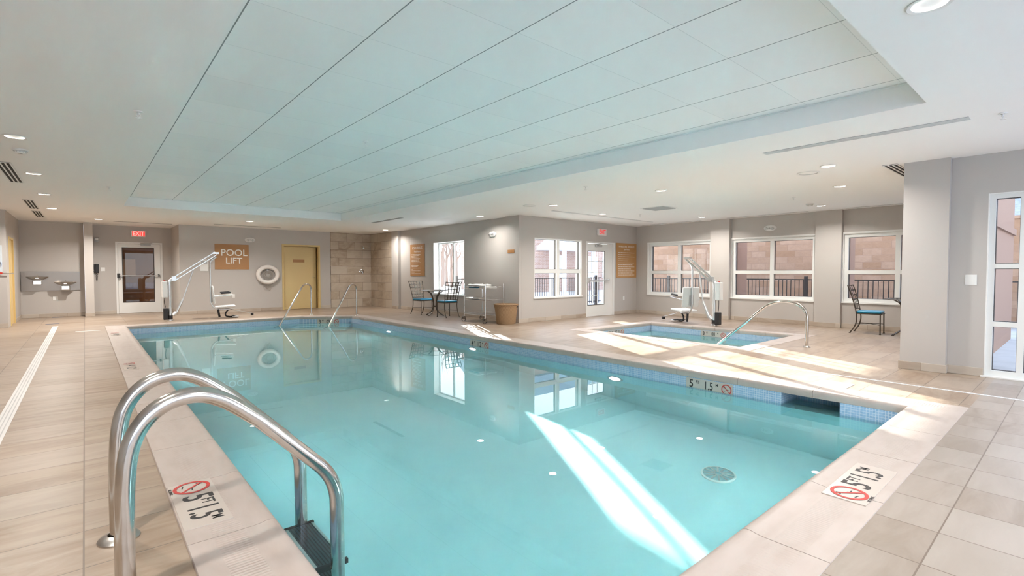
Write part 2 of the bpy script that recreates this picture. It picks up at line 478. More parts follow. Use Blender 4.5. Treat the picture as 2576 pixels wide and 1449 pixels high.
for y0, y1, x in ((6.962, LY - .014, SX), (4.322, 6.418, SX), (1.66, 3.768, SX), (6.408, 6.972, SX - .11), (3.758, 4.332, SX - .11)):
    base('baseboard_right', x - .013, x, y0, y1, BY)
base('baseboard_right', 8.347, 8.36, 1.167, 1.663, BY); base('baseboard_right', 8.457, 8.47, .835, 1.165, BY)
base('baseboard_right', 8.361, 8.47, 1.167, 1.18, BX)

# ---------------------------------------------------------------- ceiling
b = MB()
for x0, x1, y0, y1 in ((-3.5, RX0, -2.3, 20.3), (RX1, 8.8, -2.3, 20.3), (RX0, RX1, -2.3, RY0), (RX0, RX1, RY1, 20.3), (8.8, SX + .3, 1.2, 9.8)):
    b.box(x0, x1, y0, y1, CH, 3.2)
struct(b.build('ceiling', M['ceiling']))
struct(MB().box(RX0, RX1, RY0, RY1, RZ, 3.19).build('ceiling', M['panels']))
b = MB()                                                    # shadow-gap angle round the raised field
for x0, x1, y0, y1 in ((RX0, RX0 + .03, RY0, RY1), (RX1 - .03, RX1, RY0, RY1), (RX0 + .03, RX1 - .03, RY0, RY0 + .03), (RX0 + .03, RX1 - .03, RY1 - .03, RY1)):
    b.box(x0, x1, y0, y1, RZ - .012, RZ - .0005)
struct(b.build('trim_1', M['white']))

# ---------------------------------------------------------------- pool and spa
def coping(name, poly, w, step, zt=.012):
    """stones mitred round a basin; uv = metres along / across"""
    prof = [(.0, -.072), (-.004, -.045), (-.004, -.02), (.0, -.004), (.012, .008), (.03, zt), (.05, zt), (.075, .007), (.11, .004), (w - .004, .004), (w, -.002), (w, -.07)]
    bm = bmesh.new(); uvl = bm.loops.layers.uv.new('UVMap'); n = len(poly)
    offs = [offset(poly, u) for u, z in prof]
    for i in range(n):
        A = [Vector((*o[i], p[1])) for o, p in zip(offs, prof)]; B = [Vector((*o[(i + 1) % n], p[1])) for o, p in zip(offs, prof)]
        a0, a1 = Vector(poly[i]), Vector(poly[(i + 1) % n]); L = (a1 - a0).length; d = (a1 - a0) / L
        k = max(1, round(L / step)); st = L / k
        for j in range(k):
            s0, s1 = (j * st + .0025 if j else None), ((j + 1) * st - .0025 if j < k - 1 else None)
            def row(s, E):
                if s is None: return E
                nrm = Vector((d.y, -d.x)); return [Vector((a0.x + d.x * s + nrm.x * u, a0.y + d.y * s + nrm.y * u, z)) for u, z in prof]
            r0, r1 = row(s0, A), row(s1, B)
            v0 = [bm.verts.new(p) for p in r0]; v1 = [bm.verts.new(p) for p in r1]; m_ = len(prof)
            for q in range(m_):
                q2 = (q + 1) % m_
                f = bm.faces.new([v0[q], v0[q2], v1[q2], v1[q]])
                for lp, (vv, qq) in zip(f.loops, ((v0, q), (v0, q2), (v1, q2), (v1, q))):
                    co = lp.vert.co; lp[uvl].uv = ((Vector((co.x, co.y)) - a0).dot(d), prof[qq][0])
            bm.faces.new(v0); bm.faces.new(v1[::-1])
    bmesh.ops.recalc_face_normals(bm, faces=bm.faces)
    me = bpy.data.meshes.new(name); bm.to_mesh(me); bm.free()
    for p in me.polygons: p.use_smooth = True
    me.set_sharp_from_angle(angle=R(35))
    return link(name, me, None, M['coping'])
cp1 = coping('coping', POOL, CW, .83); cp2 = coping('coping', SPA, .30, .62)
b = MB()                                                    # mortar bed below the stones
def ring(b, poly, u0, u1, z0, z1, skip=()):
    I, O = offset(poly, u0), offset(poly, u1); n = len(poly)
    for i in range(n):
        if i in skip: continue
        q = [I[i], I[(i + 1) % n], O[(i + 1) % n], O[i]]
        b.prism(q, z0, z1)
    return b
g1 = ring(b, POOL, .02, CW + .002, -.071, -.006).build('mortar_bed', M['grout']); g2 = ring(MB(), SPA, .02, .302, -.071, -.006).build('mortar_bed', M['grout'])

def basin(name, label, cat, poly, zband, zfloor_far, zfloor_near, skim=None):
    root = thing(name, label, cat)
    n = len(poly)
    tb, pl = MB(), MB()
    O = offset(poly, .18)
    for i in range(n):
        q = [poly[i], poly[(i + 1) % n], O[(i + 1) % n], O[i]]
        if skim and i == 1:      # the wall facing -x holds the skimmer mouth
            y0, y1, zb = skim; x = poly[1][0]; xe = x + .55
            tb.box(x, xe, poly[1][1] - .18, y0, zband, -.0735); tb.box(x, x + .18, y1 + .12, poly[2][1] + .05, zband, -.0735)
            tb.box(x, xe, y1, y1 + .12, zband, -.0735); tb.box(xe - .1, xe, y0, y1, zband, -.0735)
            pl.prism(q, -1.95, zband); pl.box(x + .18, xe, y0 - .05, y1 + .12, -.75, zband - .001)
            continue
        tb.prism(q, zband, -.0735)
        pl.prism(q, -1.95, zband)
    tb.build('tile_band', M['mosaic'], root); pl.build('basin_wall', M['plaster'], root)
    ys = [p[1] for p in poly]; xs = [p[0] for p in poly]
    b = MB(); y0, y1, x0, x1 = min(ys) - .1, max(ys) + .1, min(xs) - .1, max(xs) + .1
    ym = y0 + (y1 - y0) * .35
    v = [[b.bm.verts.new((x, y, z)) for x in (x0, x1)] for y, z in ((y0, zfloor_near), (ym, zfloor_near + .05), (y1, zfloor_far), (y1, -2.1), (y0, -2.1))]
    for A, B in zip(v, v[1:] + v[:1]): b._f([A[0], A[1], B[1], B[0]])
    for k in (0, 1): b._f([r[k] for r in v])
    b.build('basin_floor', M['plaster'], root)
    return root
pool = basin('swimming_pool', 'long rectangular indoor swimming pool with stone coping and a blue mosaic waterline', 'swimming pool', POOL, -.31, -1.12, -1.72, skim=(1.68, 2.26, -.31))
spa = basin('spa_pool', 'small square sunken spa pool in the bay', 'spa pool', SPA, -.33, -1.1, -1.1)
for o, r in ((cp1, pool), (g1, pool), (cp2, spa), (g2, spa)): o.parent = r
# entry steps in the cut corner
b = MB(); c0, c1 = Vector((6.0, 14.25)), Vector((4.74, 15.05)); e = (c1 - c0).normalized(); nrm = Vector((-e.y, e.x))
if nrm.dot(Vector((-1, -1))) < 0: nrm = -nrm
for k, z in enumerate((-.38, -.55, -.72)):
    d0 = .34 * (k + 1); q = [c0, c1, c1 + nrm * d0 + e * 0, c0 + nrm * d0]
    b.prism([(p.x, p.y) for p in q], -1.3, z)
st = b.build('entry_steps', M['plaster'], pool)
b = MB(); b.box(SX0 + .01, SX1 - .01, SY1 - .45, SY1 - .005, -.85, -.52); b.box(SX0 + .01, SX0 + .45, SY0 + .005, SY1 - .46, -.85, -.52)
b.build('bench', M['plaster'], spa)

def water_mat(name, vol):
    m = bpy.data.materials.new(name); m.use_nodes = True; t = m.node_tree
    for n in list(t.nodes):
        if n.type != 'OUTPUT_MATERIAL': t.nodes.remove(n)
    out = t.nodes['Material Output']
    rf = t.nodes.new('ShaderNodeBsdfRefraction'); rf.inputs['IOR'].default_value = 1.33; rf.inputs['Roughness'].default_value = 0; rf.inputs['Color'].default_value = (.80, .96, .968, 1)
    t.links.new(rf.outputs[0], out.inputs['Surface'])
    if vol:
        va = t.nodes.new('ShaderNodeVolumeAbsorption'); va.inputs['Color'].default_value = (.10, .86, .90, 1); va.inputs['Density'].default_value = vol
        t.links.new(va.outputs[0], out.inputs['Volume'])
    return m
M['water'] = water_mat('pool_water', VOL)
M['film'] = glass_mat('water_sheen', (1, 1, 1), 1.0, 1.33)
def water(name, x0, x1, y0, y1, z, label):
    """one flat sheet; it runs on unseen behind the basin walls to carry the refracted sun"""
    b = MB(); b.quad((x0, y0, z), (x1, y0, z), (x1, y1, z), (x0, y1, z)); o = b.build(name, M['water'])
    for p in o.data.polygons: p.use_smooth = True
    if o.data.polygons[0].normal.z < 0: o.data.flip_normals()
    o.cycles.is_caustics_caster = True
    b = MB(); b.quad((x0, y0, z + .0006), (x1, y0, z + .0006), (x1, y1, z + .0006), (x0, y1, z + .0006)); f = b.build('water_surface', M['film'], o)
    if f.data.polygons[0].normal.z < 0: f.data.flip_normals()
    return tag(o, label, 'water')
pw = water('pool_water', PX0 - .05, 8.45, PY0 - .05, 15.2, WL, 'still turquoise water filling the long swimming pool')  # sheet extended unseen below the right deck so sunlight refracts into the pool
sw = water('spa_water', SX0 - .05, SX1 + .05, SY0 - .05, SY1 + .05, SWL, 'blue water in the small square spa pool by the bay windows')
for r in (pool, spa):
    for o in r.children: o.cycles.is_caustics_receiver = True
# ---------------------------------------------------------------- windows and doors
def window(name, mtx, w, h, vx=(), hz=(), fw=.05, z=-.07, mull=.05, casing=.0, sill=.0, th=.24, bronze=True, fwb=None):
    """layout: x to the right, y up, z into the room; z = how deep the sash sits"""
    root = struct(thing(name, None, None)); del_none(root)
    x = [fw] + [q for v in vx for q in (v - mull / 2, v + mull / 2)] + [w - fw]
    y = [fwb or fw] + [q for v in hz for q in (v - mull / 2, v + mull / 2)] + [h - fw]
    def lattice(m_, z0, z1, sh, name_):
        b = MB()
        b.box(0, x[0] + sh, 0, h, z0, z1); b.box(x[-1] - sh, w, 0, h, z0, z1)
        b.box(x[0] + sh, x[-1] - sh, 0, y[0] + sh, z0, z1); b.box(x[0] + sh, x[-1] - sh, y[-1] - sh, h, z0, z1)
        for v in vx: b.box(v - mull / 2 - sh, v + mull / 2 + sh, y[0] + sh, y[-1] - sh, z0, z1)
        xs = [x[0] + sh] + [q for v in vx for q in (v - mull / 2 - sh, v + mull / 2 + sh)] + [x[-1] - sh]
        for v in hz:
            for a_, b_ in zip(xs[::2], xs[1::2]): b.box(a_, b_, v - mull / 2 - sh, v + mull / 2 + sh, z0, z1)
        return b.xform(mtx).build(name_, m_, root)
    lattice(M['frame_white'], z - .05, z, 0, 'window_frame')
    if bronze: lattice(M['bronze'], z - .11, z - .0515, .006, 'outer_frame')
    for a_, b_ in zip(x[::2], x[1::2]):
        for c_, d_ in zip(y[::2], y[1::2]):
            MB().box(a_ - .003, b_ + .003, c_ - .003, d_ + .003, z - .0515 - .001, z - .0500).xform(mtx).build('pane', M['glass'], root)
    b = MB()                                   # painted lining of the opening
    e = .012
    b.box(-.0, e, 0, h, z + .0005, 0.0); b.box(w - e, w, 0, h, z + .0005, 0.0); b.box(e, w - e, h - e, h, z + .0005, 0.0)
    b.xform(mtx).build('window_jamb', M['white'], root)
    MB().box(-.03, w + .03, -.02, .018, z + .0005, .03 + sill, bev=.004).xform(mtx).build('window_sill', M['white'], root)
    if casing:
        b = MB(); cz = .012
        b.box(-casing, 0, -.0, h + casing, .0005, cz); b.box(w, w + casing, 0, h + casing, .0005, cz); b.box(0, w, h, h + casing, .0005, cz)
        b.xform(mtx).build('casing', M['white'], root)
    return root
def del_none(o):
    for k in ('label', 'category'):
        if k in o: del o[k]

window('window_1', facing((-1, 0, 0), (WX, DW[1], DW[2])), DW[1] - DW[0], DW[3] - DW[2], vx=(.86,), fw=.05, z=-.19, mull=.07, bronze=False)
window('window_2', facing((0, -1, 0), (LW[0], LY, LW[2])), LW[1] - LW[0], LW[3] - LW[2], vx=(.925,), hz=(.71,), fw=.03, z=-.03, mull=.11, casing=.0)
for k, (y0, y1, z0, z1) in enumerate(SW):
    window('window_%d' % (3 + k), facing((-1, 0, 0), (SX, y1, z0)), y1 - y0, z1 - z0, vx=((y1 - y0) / 2,), hz=(.70,), fw=.09, z=-.05, mull=.09, casing=.03)
window('window_6', facing((-1, 0, 0), (8.47, SF[1], 0)), SF[1] - SF[0], SF[3], vx=(.31, 1.2), hz=(.66, 1.375), fw=.065, z=-.03, mull=.06, fwb=.085)
for nm, (x0, x1, z0, z1) in zip(('window_7', 'window_8'), ((-3.0, 1.6, .1, 2.65), (2.0, 8.2, .1, 2.65))):  # unseen glazing added behind the camera for more daylight
    window(nm, facing((0, 1, 0), (x1, -2.0, z0)), x1 - x0, z1 - z0, vx=tuple((x1 - x0) * q / 3 for q in (1, 2)), fw=.06, z=-.1, mull=.06)

def lever(b):  # lever handle, local: x along door, z towards viewer
    b.lathe([(.026, 0), (.026, .012)], n=16); b.tube([(0, 0, .01), (0, 0, .05), (-.02, 0, .055), (-.12, 0, .055)], .009, 8)
def door_frame(root, mtx, w, h, fw, m_, depth=.12, proj=.015):
    b = MB(); b.box(0, fw, 0, h, -depth, proj); b.box(w - fw, w, 0, h, -depth, proj); b.box(fw, w - fw, h - fw, h, -depth, proj)
    b.xform(mtx).build('door_frame', m_, root)
def closer(root, mtx, x, y):
    MB().box(x - .14, x + .12, y - .03, y + .03, .002, .055, bev=.006).xform(mtx).build('door_closer', M['plastic_g'], root)
    b = MB(); b.tube([(x - .05, y + .02, .06), (x - .16, y + .05, .16), (x + .16, y + .07, .02)], .008, 8)
    b.xform(mtx).build('closer_arm', M['steel2'], root)
def glazed_leaf(root, mtx, x0, x1, h, gx0, gx1, gy0, gy1, gm, zc=-.02, m_=None):
    b = MB(); zt, zb = zc, zc - .045
    b.box(x0, gx0, .006, h, zb, zt); b.box(gx1, x1, .006, h, zb, zt); b.box(gx0, gx1, .006, gy0, zb, zt); b.box(gx0, gx1, gy1, h, zb, zt)
    leaf = b.xform(mtx).build('door_leaf', m_ or M['white'], root)
    b = MB(); e = .018
    for q in ((gx0, gx0 + e, gy0, gy1), (gx1 - e, gx1, gy0, gy1), (gx0 + e, gx1 - e, gy0, gy0 + e), (gx0 + e, gx1 - e, gy1 - e, gy1)): b.box(*q, zt, zt + .006)
    b.xform(mtx).build('glazing_bead', M['bronze'], leaf)
    MB().box(gx0 - .003, gx1 + .003, gy0 - .003, gy1 + .003, zc - .024, zc - .020).xform(mtx).build('pane', gm, leaf)
    return leaf
def panic_bar(root, mtx, x0, x1, y, zc, endm):
    b = MB(); b.tube([(x0 + .05, y, zc + .085), (x1 - .03, y, zc + .085)], .017, 12)
    r = b.xform(mtx).build('push_bar', M['alu'], root, smooth=True)
    b = MB(); b.box(x0, x0 + .07, y - .075, y + .075, zc, zc + .10, bev=.01); b.box(x1 - .045, x1, y - .03, y + .04, zc, zc + .10, bev=.008)
    b.xform(mtx).build('end_bracket', endm, root)

# door_1: white exit door with dark glass, in the vestibule
mt = facing((0, -1, 0), (ED[0], 19.9, 0)); dw = ED[1] - ED[0]
d = struct(thing('door_1', None, None)); del_none(d)
door_frame(d, mt, dw, ED[3], .055, M['white'])
glazed_leaf(d, mt, .058, dw - .058, 2.2, .16, dw - .22, .34, 2.09, M['glass_tint'])
panic_bar(d, mt, .03, dw - .09, 1.19, -.02, M['rubber']); closer(d, mt, .78, 2.18)
# door_2: cream yellow flush door standing ajar
mt = facing((0, -1, 0), (YD[0], FY, 0)); dw = YD[1] - YD[0]
d = struct(thing('door_2', None, None)); del_none(d)
door_frame(d, mt, dw, YD[3], .06, M['yellow_frame'])
lf = MB().box(0, dw - .13, .008, 2.205, -.045, 0); rot = mt @ Matrix.Translation((.063, 0, -.07)) @ Matrix.Rotation(R(6.5), 4, 'Y')
leaf = lf.xform(rot).build('door_leaf', M['yellow_door'], d)
b = MB(); lever(b); b.xform(rot @ Matrix.Translation((dw - .19, 1.12, .0))).build('door_handle', M['chrome'], leaf, smooth=True)
MB().box(.33, .74, 1.65, 1.75, .0005, .006).xform(rot).build('name_plate', M['tan_sign'], leaf)
# door_3: narrow glazed door beside the back bay window
mt = facing((0, -1, 0), (LD[0], LY, 0)); dw = LD[1] - LD[0]
d = struct(thing('door_3', None, None)); del_none(d)
door_frame(d, mt, dw, LD[3], .05, M['white'], depth=.2)
MB().box(dw - .27, dw - .052, .0, LD[3] - .052, -.10, -.03).xform(mt).build('side_panel', M['white'], d)
leaf3 = glazed_leaf(d, mt, .052, dw - .275, 2.14, .09, .86, .33, 1.93, M['glass'], m_=M['frame_white'])
b = MB()
for y in (.62, 1.02, 1.3, 1.62): b.box(.11, .84, y - .008, y + .008, -.062, -.046)
b.box(.36, .376, .35, 1.91, -.062, -.046); b.box(.58, .60, .35, 1.91, -.062, -.046)
b.xform(mt).build('glazing_bars', M['white'], leaf3)
panic_bar(d, mt, .03, dw - .30, 1.07, -.02, M['alu']); closer(d, mt, .55, 2.08)
# door_4: cream yellow door in the left wall beyond the stub, seen edge-on
mt = facing((1, 0, 0), (-1.38, 17.0, 0))
d = struct(thing('door_4', None, None)); del_none(d)
door_frame(d, mt, .9, 2.16, .05, M['yellow_frame'], depth=.1, proj=.02)
MB().box(.052, .848, .008, 2.105, -.06, -.015).xform(mt).build('door_leaf', M['yellow_door'], d)

# corridor seen through the exit door, passage behind the yellow door
M['corr'] = mat('corridor_wall', (.34, .22, .15), .6)
b = MB(); b.box(.2, 2.6, 22.0, 22.1, 0, 2.8); b.box(.1, .2, 20.1, 22.1, 0, 2.8); b.box(2.6, 2.7, 20.1, 22.1, 0, 2.8); b.box(.1, 2.7, 20.1, 22.1, 2.8, 2.9); b.box(.2, 2.6, 20.1, 22.0, -.1, 0)
struct(b.build('wall_outer', M['corr']))
MB().box(.9, 1.35, 21.7, 21.999, 1.2, 1.75).build('white_panel', M['white']).parent = bpy.data.objects['wall_outer']  # plain white box against the corridor end wall
b = MB(); b.box(5.0, 7.2, 19.3, 19.4, 0, 2.8); b.box(4.9, 5.0, 18.3, 19.4, 0, 2.8); b.box(7.2, 7.3, 18.5, 19.4, 0, 2.8); b.box(5.0, 7.2, 18.46, 19.3, -.1, 0); b.box(5.0, 7.2, 18.46, 19.3, 2.79, 2.86)
struct(b.build('wall_outer.001', M['yellow_frame']))

# ---------------------------------------------------------------- ceiling fittings
def plate(b, x, y, w, l, t=.008): b.box(x - w / 2, x + w / 2, y - l / 2, y + l / 2, CH - t, CH - .0005)
LAMPS = [  # x, y, label
 (-.54, 7.57, 'round lit downlight of the deck-side row, largest and nearest of it, beside a smoke detector'),
 (-.54, 10.19, 'round lit downlight second of the deck-side row, beside the nearest slotted vent'),
 (-.54, 12.75, 'round lit downlight third of the deck-side row, before the middle slotted vent'),
 (-.54, 15.47, 'round lit downlight fourth of the deck-side row, beside the two far slotted vents'),
 (.31, 17.76, 'small lit downlight in front of the exit door vestibule'),
 (3.61, 15.69, 'small lit downlight above the pool lift sign on the far wall side'),
 (7.86, 15.80, 'small lit downlight in front of the stone shower corner'),
 (7.84, 10.39, 'lit downlight above the towel cart by the long grey wall'),
 (7.75, 7.63, 'lit downlight beside the faint round speaker, between the cart and the bay slot vents'),
 (7.82, 5.02, 'lit downlight with a raised rim nearest to the square return grille'),
 (9.84, 7.97, 'lit downlight in front of the red exit sign in the bay'),
 (12.40, 6.71, 'lit downlight close to the bay wall beside the spa pool lift'),
 (7.76, 2.37, 'large lit downlight beside the round ceiling speaker near the partition column'),
 (9.73, 2.79, 'lit downlight beyond the speaker, above the rail side of the spa'),
 (12.24, 3.86, 'lit downlight beside the bay smoke detector near the window wall'),
 (3.51, .60, 'large round downlight cut by the top edge over the near end of the pool')]
HID = [(-.54, 4.9), (-.54, 2.2), (-.54, -.6), (6.3, -.6), (1.2, -.6)]
def downlight(x, y, label, hidden=False):
    t = thing('ceiling_light', label, 'ceiling light', (x, y, CH), 0, 'recessed downlights')
    r = MB().lathe([(.078, -.001), (.102, -.001), (.106, -.006), (.100, -.010), (.080, -.007)], n=32, ring=True)
    r.build('trim_ring', M['white'], t, smooth=True)
    MB().lathe([(.0785, -.006), (.0785, -.0015)], n=32).build('lens', M['lamp'], t)
    l = bpy.data.lights.new('lamp', 'AREA'); l.shape = 'DISK'; l.size = .15; l.energy = LAMP_E * (.9 if (x, y) == (7.86, 15.80) else 1.9 if y > 15 else .6 if (x, y) == (7.84, 10.39) else 1.); l.color = (1, .94, .88); l.spread = R(150)
    lo = bpy.data.objects.new('lamp', l); COL.objects.link(lo); lo.parent = t; lo.location = (0, 0, -.012)
    return t
for a in LAMPS: downlight(*a)
for x, y in HID:
    l = downlight(x, y, 'round lit downlight of the near ceiling rows beyond the frame')

def register(x, y0, y1, label, along='y'):
    t = thing('ceiling_vent', label, 'vent', (0, 0, 0), 0, 'three-slot ceiling vents')
    b, s = MB(), MB(); w = .17
    def bx(bb, u0, u1, v0, v1, z0, z1):
        (bb.box(u0, u1, v0, v1, z0, z1) if along == 'y' else bb.box(v0, v1, u0, u1, z0, z1))
    e = .018
    for k in range(4): bx(b, x - w / 2 + k * (w - e) / 3, x - w / 2 + k * (w - e) / 3 + e, y0 + .02, y1 - .02, CH - .009, CH - .0045)
    bx(b, x - w / 2, x + w / 2, y0, y0 + .02, CH - .009, CH - .0045); bx(b, x - w / 2, x + w / 2, y1 - .02, y1, CH - .009, CH - .0045)
    bx(s, x - w / 2 + .002, x + w / 2 - .002, y0 + .002, y1 - .002, CH - .004, CH - .0005)
    b.build('vent_frame', M['white'], t); s.build('vent_slots', M['darkgap'], t)
register(-.80, 9.4, 11.35, 'long three-slot ceiling vent at far left, nearest and largest of the left vents')
register(-.84, 14.0, 15.8, 'middle three-slot ceiling vent on the left, beyond the third downlight')
register(-.85, 16.35, 18.05, 'farthest three-slot ceiling vent on the left, above the drinking fountains')
register(1.80, 8.3, 9.9, 'dark three-slot ceiling vent cut off by the partition column on the right', along='x')

def slot(name, x0, x1, y0, y1, label, along):
    t = thing('slot_vent', label, 'vent', (0, 0, 0), 0, 'linear slot diffusers')
    b, s = MB(), MB(); n = 4; e = .010
    s.box(x0 + .002, x1 - .002, y0 + .002, y1 - .002, CH - .004, CH - .0005)
    if along == 'y':
        for k in range(n + 1): u = x0 + k * (x1 - x0 - e) / n; b.box(u, u + e, y0, y1, CH - .008, CH - .0045)
    else:
        for k in range(n + 1): u = y0 + k * (y1 - y0 - e) / n; b.box(x0, x1, u, u + e, CH - .008, CH - .0045)
    b.build('diffuser_blades', M['plastic_g'] if name else M['white'], t); s.build('diffuser_slots', M['plastic_g'] if not name else M['darkgap'], t)
slot(0, 6.31, 6.43, .77, 2.64, 'long linear slot diffuser nearest on the right, beside the raised ceiling edge', 'y')
slot(1, 6.41, 6.51, 12.03, 13.8, 'short dark slot diffuser near the far right corner of the raised ceiling', 'y')
slot(0, 8.42, 10.45, 8.28, 8.37, 'slot diffuser above the two-pane window of the back bay wall', 'x')
slot(0, 10.50, 12.52, 8.28, 8.37, 'slot diffuser above the glazed exit door of the back bay wall', 'x')
slot(0, 13.16, 13.26, 7.18, 9.1, 'slot diffuser above the first bay window, behind the spa lift', 'y')
slot(0, 13.12, 13.22, 4.43, 6.4, 'slot diffuser above the middle bay window', 'y')
slot(0, 13.16, 13.26, 2.0, 3.65, 'slot diffuser above the bay window with the chair in front', 'y')
slot(1, .65, 2.05, 18.2, 18.24, 'thin dark slot diffuser across the vestibule mouth by the exit door', 'x')
slot(1, 3.0, 4.9, 17.3, 17.34, 'thin slot diffuser in front of the far wall above the pool lift sign', 'x')

t = thing('return_grille', 'square grey return air grille in the bay ceiling', 'vent', (9.94, 6.42, CH))
b = MB(); b.box(-.3, .3, -.3, .3, -.006, -.0005); b.build('grille_frame', M['plastic_w'], t)
b = MB()
for k in range(22): y = -.26 + k * .0245; b.bar((-.26, y, -.012), (.26, y, -.012), .016, .003, up=(0, .6, 1))
b.build('grille_blades', M['plastic_g'], t)
def speaker(x, y, label):
    t = thing('ceiling_speaker', label, 'speaker', (x, y, CH), 0, 'round ceiling speakers')
    MB().lathe([(.12, -.001), (.15, -.001), (.152, -.006), (.146, -.010), (.12, -.008)], n=36, ring=True).build('speaker_rim', M['white'], t, smooth=True)
    MB().lathe([(.1195, -.007), (.1195, -.0015)], n=36).build('speaker_mesh', mat('speaker_mesh', (.60, .60, .58), .7, bump=(400, .8, .004)), t)
speaker(8.1, 2.73, 'round flush ceiling speaker near the partition column')
speaker(7.41, 8.02, 'faint round flush ceiling speaker above the wall corner by the basket')
def smoke(x, y, label):
    t = thing('smoke_detector', label, 'smoke detector', (x, y, CH), 0, 'smoke detectors')
    MB().lathe([(.07, -.0005), (.075, -.012), (.068, -.02)], n=28).build('detector_base', M['plastic_w'], t, smooth=True)
    b = MB().lathe([(.055, -.0205), (.058, -.034), (.045, -.046), (.02, -.050)], n=28)
    b.build('detector_head', M['plastic_w'], t, smooth=True)
    b = MB()
    for k in range(12): a = 2 * PI * k / 12; b.bar((.0555 * math.cos(a), .0555 * math.sin(a), -.028), (.053 * math.cos(a), .053 * math.sin(a), -.039), .01, .006)
    b.build('sensor_slot', M['plastic_g'], t)
smoke(-.55, 8.32, 'white dome smoke detector behind the largest left downlight')
smoke(11.77, 3.93, 'white smoke detector in the bay ceiling beside a downlight')
def sprinkler(x, y, z, label):
    t = thing('ceiling_sprinkler', label, 'sprinkler', (x, y, z), 0, 'pendent sprinklers')
    MB().lathe([(.036, -.0005), (.034, -.008), (.016, -.012)], n=20).build('escutcheon', M['white'], t, smooth=True)
    b = MB().lathe([(.010, -.0125), (.010, -.032)], n=10); b.tube([(-.012, 0, -.026), (-.015, 0, -.04), (0, 0, -.055)], .003, 6); b.tube([(.012, 0, -.026), (.015, 0, -.04), (0, 0, -.055)], .003, 6)
    b.build('sprinkler_body', M['white'], t)
    b = MB().lathe([(.022, -.060), (.022, -.056)], n=16); b.build('deflector', M['white'], t)
for a in ((.40, 5.66, CH, 'white sprinkler head in the flat ceiling left of the raised field, the nearest one'),
          (.35, 10.96, CH, 'white sprinkler head in the left ceiling strip, farther than the other one there'),
          (6.49, 5.62, CH, 'small sprinkler head in the flat ceiling right of the raised field'),
          (10.48, 3.78, CH, 'small sprinkler head between downlight and smoke detector in the bay'),
          (10.62, 7.41, CH, 'tiny sprinkler head behind the square return grille'),
          (6.41, .55, CH, 'sprinkler head beyond the end of the long slot diffuser on the right'),
          (2.75, 6.06, RZ, 'sprinkler head in the raised panel ceiling, the nearer of its two'),
          (2.28, 11.4, RZ, 'sprinkler head in the raised panel ceiling, the farther of its two')): sprinkler(*a)

# ---------------------------------------------------------------- wall fittings
def exit_sign(mt, label, lit):
    t = thing('exit_sign', label, 'exit sign')
    MB().box(-.19, .19, -.10, .10, .002, .055, bev=.008).xform(mt).build('sign_housing', M['plastic_w'], t)
    MB().box(-.165, .165, -.08, .08, .0552, .0575).xform(mt).build('sign_face', M['exitface'] if lit else M['exitface2'], t)
    text('lettering', 'EXIT', .185, M['exitpale'] if lit else M['exitred'], t, mt @ Matrix.Translation((0, -.002, .0585)), .002, bold=.004, xs=.78)
exit_sign(facing((0, -1, 0), (1.33, 19.9, 2.53)), 'red glowing exit sign above the white door in the far left vestibule', True)
exit_sign(facing((0, -1, 0), (11.67, LY, 2.49)), 'white exit sign with red letters above the glazed bay door', False)
def em_light(mt, label):
    t = thing('emergency_light', label, 'emergency light')
    b = MB().lathe([(.02, .062), (.09, .055), (.13, .035), (.14, .002)], n=32); b.bm.transform(Matrix.Diagonal((1.15, .55, 1, 1)))
    b.xform(mt).build('light_housing', M['plastic_w'], t, smooth=True)
    for s in (-1, 1):
        b = MB().lathe([(.034, -.02), (.034, .012), (.028, .018)], n=18)
        b.xform(mt @ Matrix.Translation((s * .075, -.015, .062)) @ Matrix.Rotation(R(25 * s), 4, 'Y') @ Matrix.Rotation(R(20), 4, 'X')).build('lamp_head', M['chrome'], t, smooth=True)
em_light(facing((0, -1, 0), (4.17, FY, 2.37)), 'oval white emergency light on the far wall above the life ring')
em_light(facing((-1, 0, 0), (WX, 10.68, 2.34)), 'oval white emergency light high on the long grey wall above the towel cart')
em_light(facing((-1, 0, 0), (SX, 5.4, 2.44)), 'oval white emergency light above the middle bay window')
def outlet(mt, label, w=.075, h=.12, m_='plastic_w', kind='electrical_outlet', cat='outlet'):
    t = thing(kind, label, cat)
    MB().box(-w / 2, w / 2, -h / 2, h / 2, .0005, .008, bev=.002).xform(mt).build('cover_plate', M[m_], t)
    for y in (-.028, .028): MB().box(-.017, .017, y - .014, y + .014, .0082, .0105).xform(mt).build('socket', M['plastic_w'], t)
    return t
outlet(facing((0, -1, 0), (.43, 19.9, 1.39)), 'small white switch plate beside the black wall phone', .1, .12, kind='switch_plate', cat='switch')
outlet(facing((0, -1, 0), (3.66, FY, .53)), 'white outlet plate low on the far wall behind the lift chair')
outlet(facing((0, -1, 0), (-.66, 19.6, .54)), 'white outlet plate below the drinking fountains', .11, .11)
outlet(facing((0, -1, 0), (12.79, LY, .49)), 'white outlet plate below the ochre spa rules sign')
t = thing('blank_plate', 'square cream blank plate on the right wall between column and glazed screen', 'wall plate')
MB().box(-.055, .055, -.065, .065, .0005, .007, bev=.002).xform(facing((-1, 0, 0), (8.47, .97, 1.205))).build('cover_plate', M['plastic_w'], t)
MB().box(-.035, .035, -.045, .045, .0072, .0085).xform(facing((-1, 0, 0), (8.47, .97, 1.205))).build('plate_inset', M['plastic_w'], t)
t = thing('fire_strobe', 'small grey and white fire alarm strobe on the wall left of the exit door', 'fire alarm'); mt = facing((0, -1, 0), (.30, 19.9, 2.29))
MB().box(-.06, .06, -.065, .065, .0005, .04, bev=.006).xform(mt).build('strobe_base', M['plastic_g'], t); MB().box(-.035, .035, .005, .05, .0405, .062, bev=.006).xform(mt).build('strobe_lens', M['plastic_w'], t)
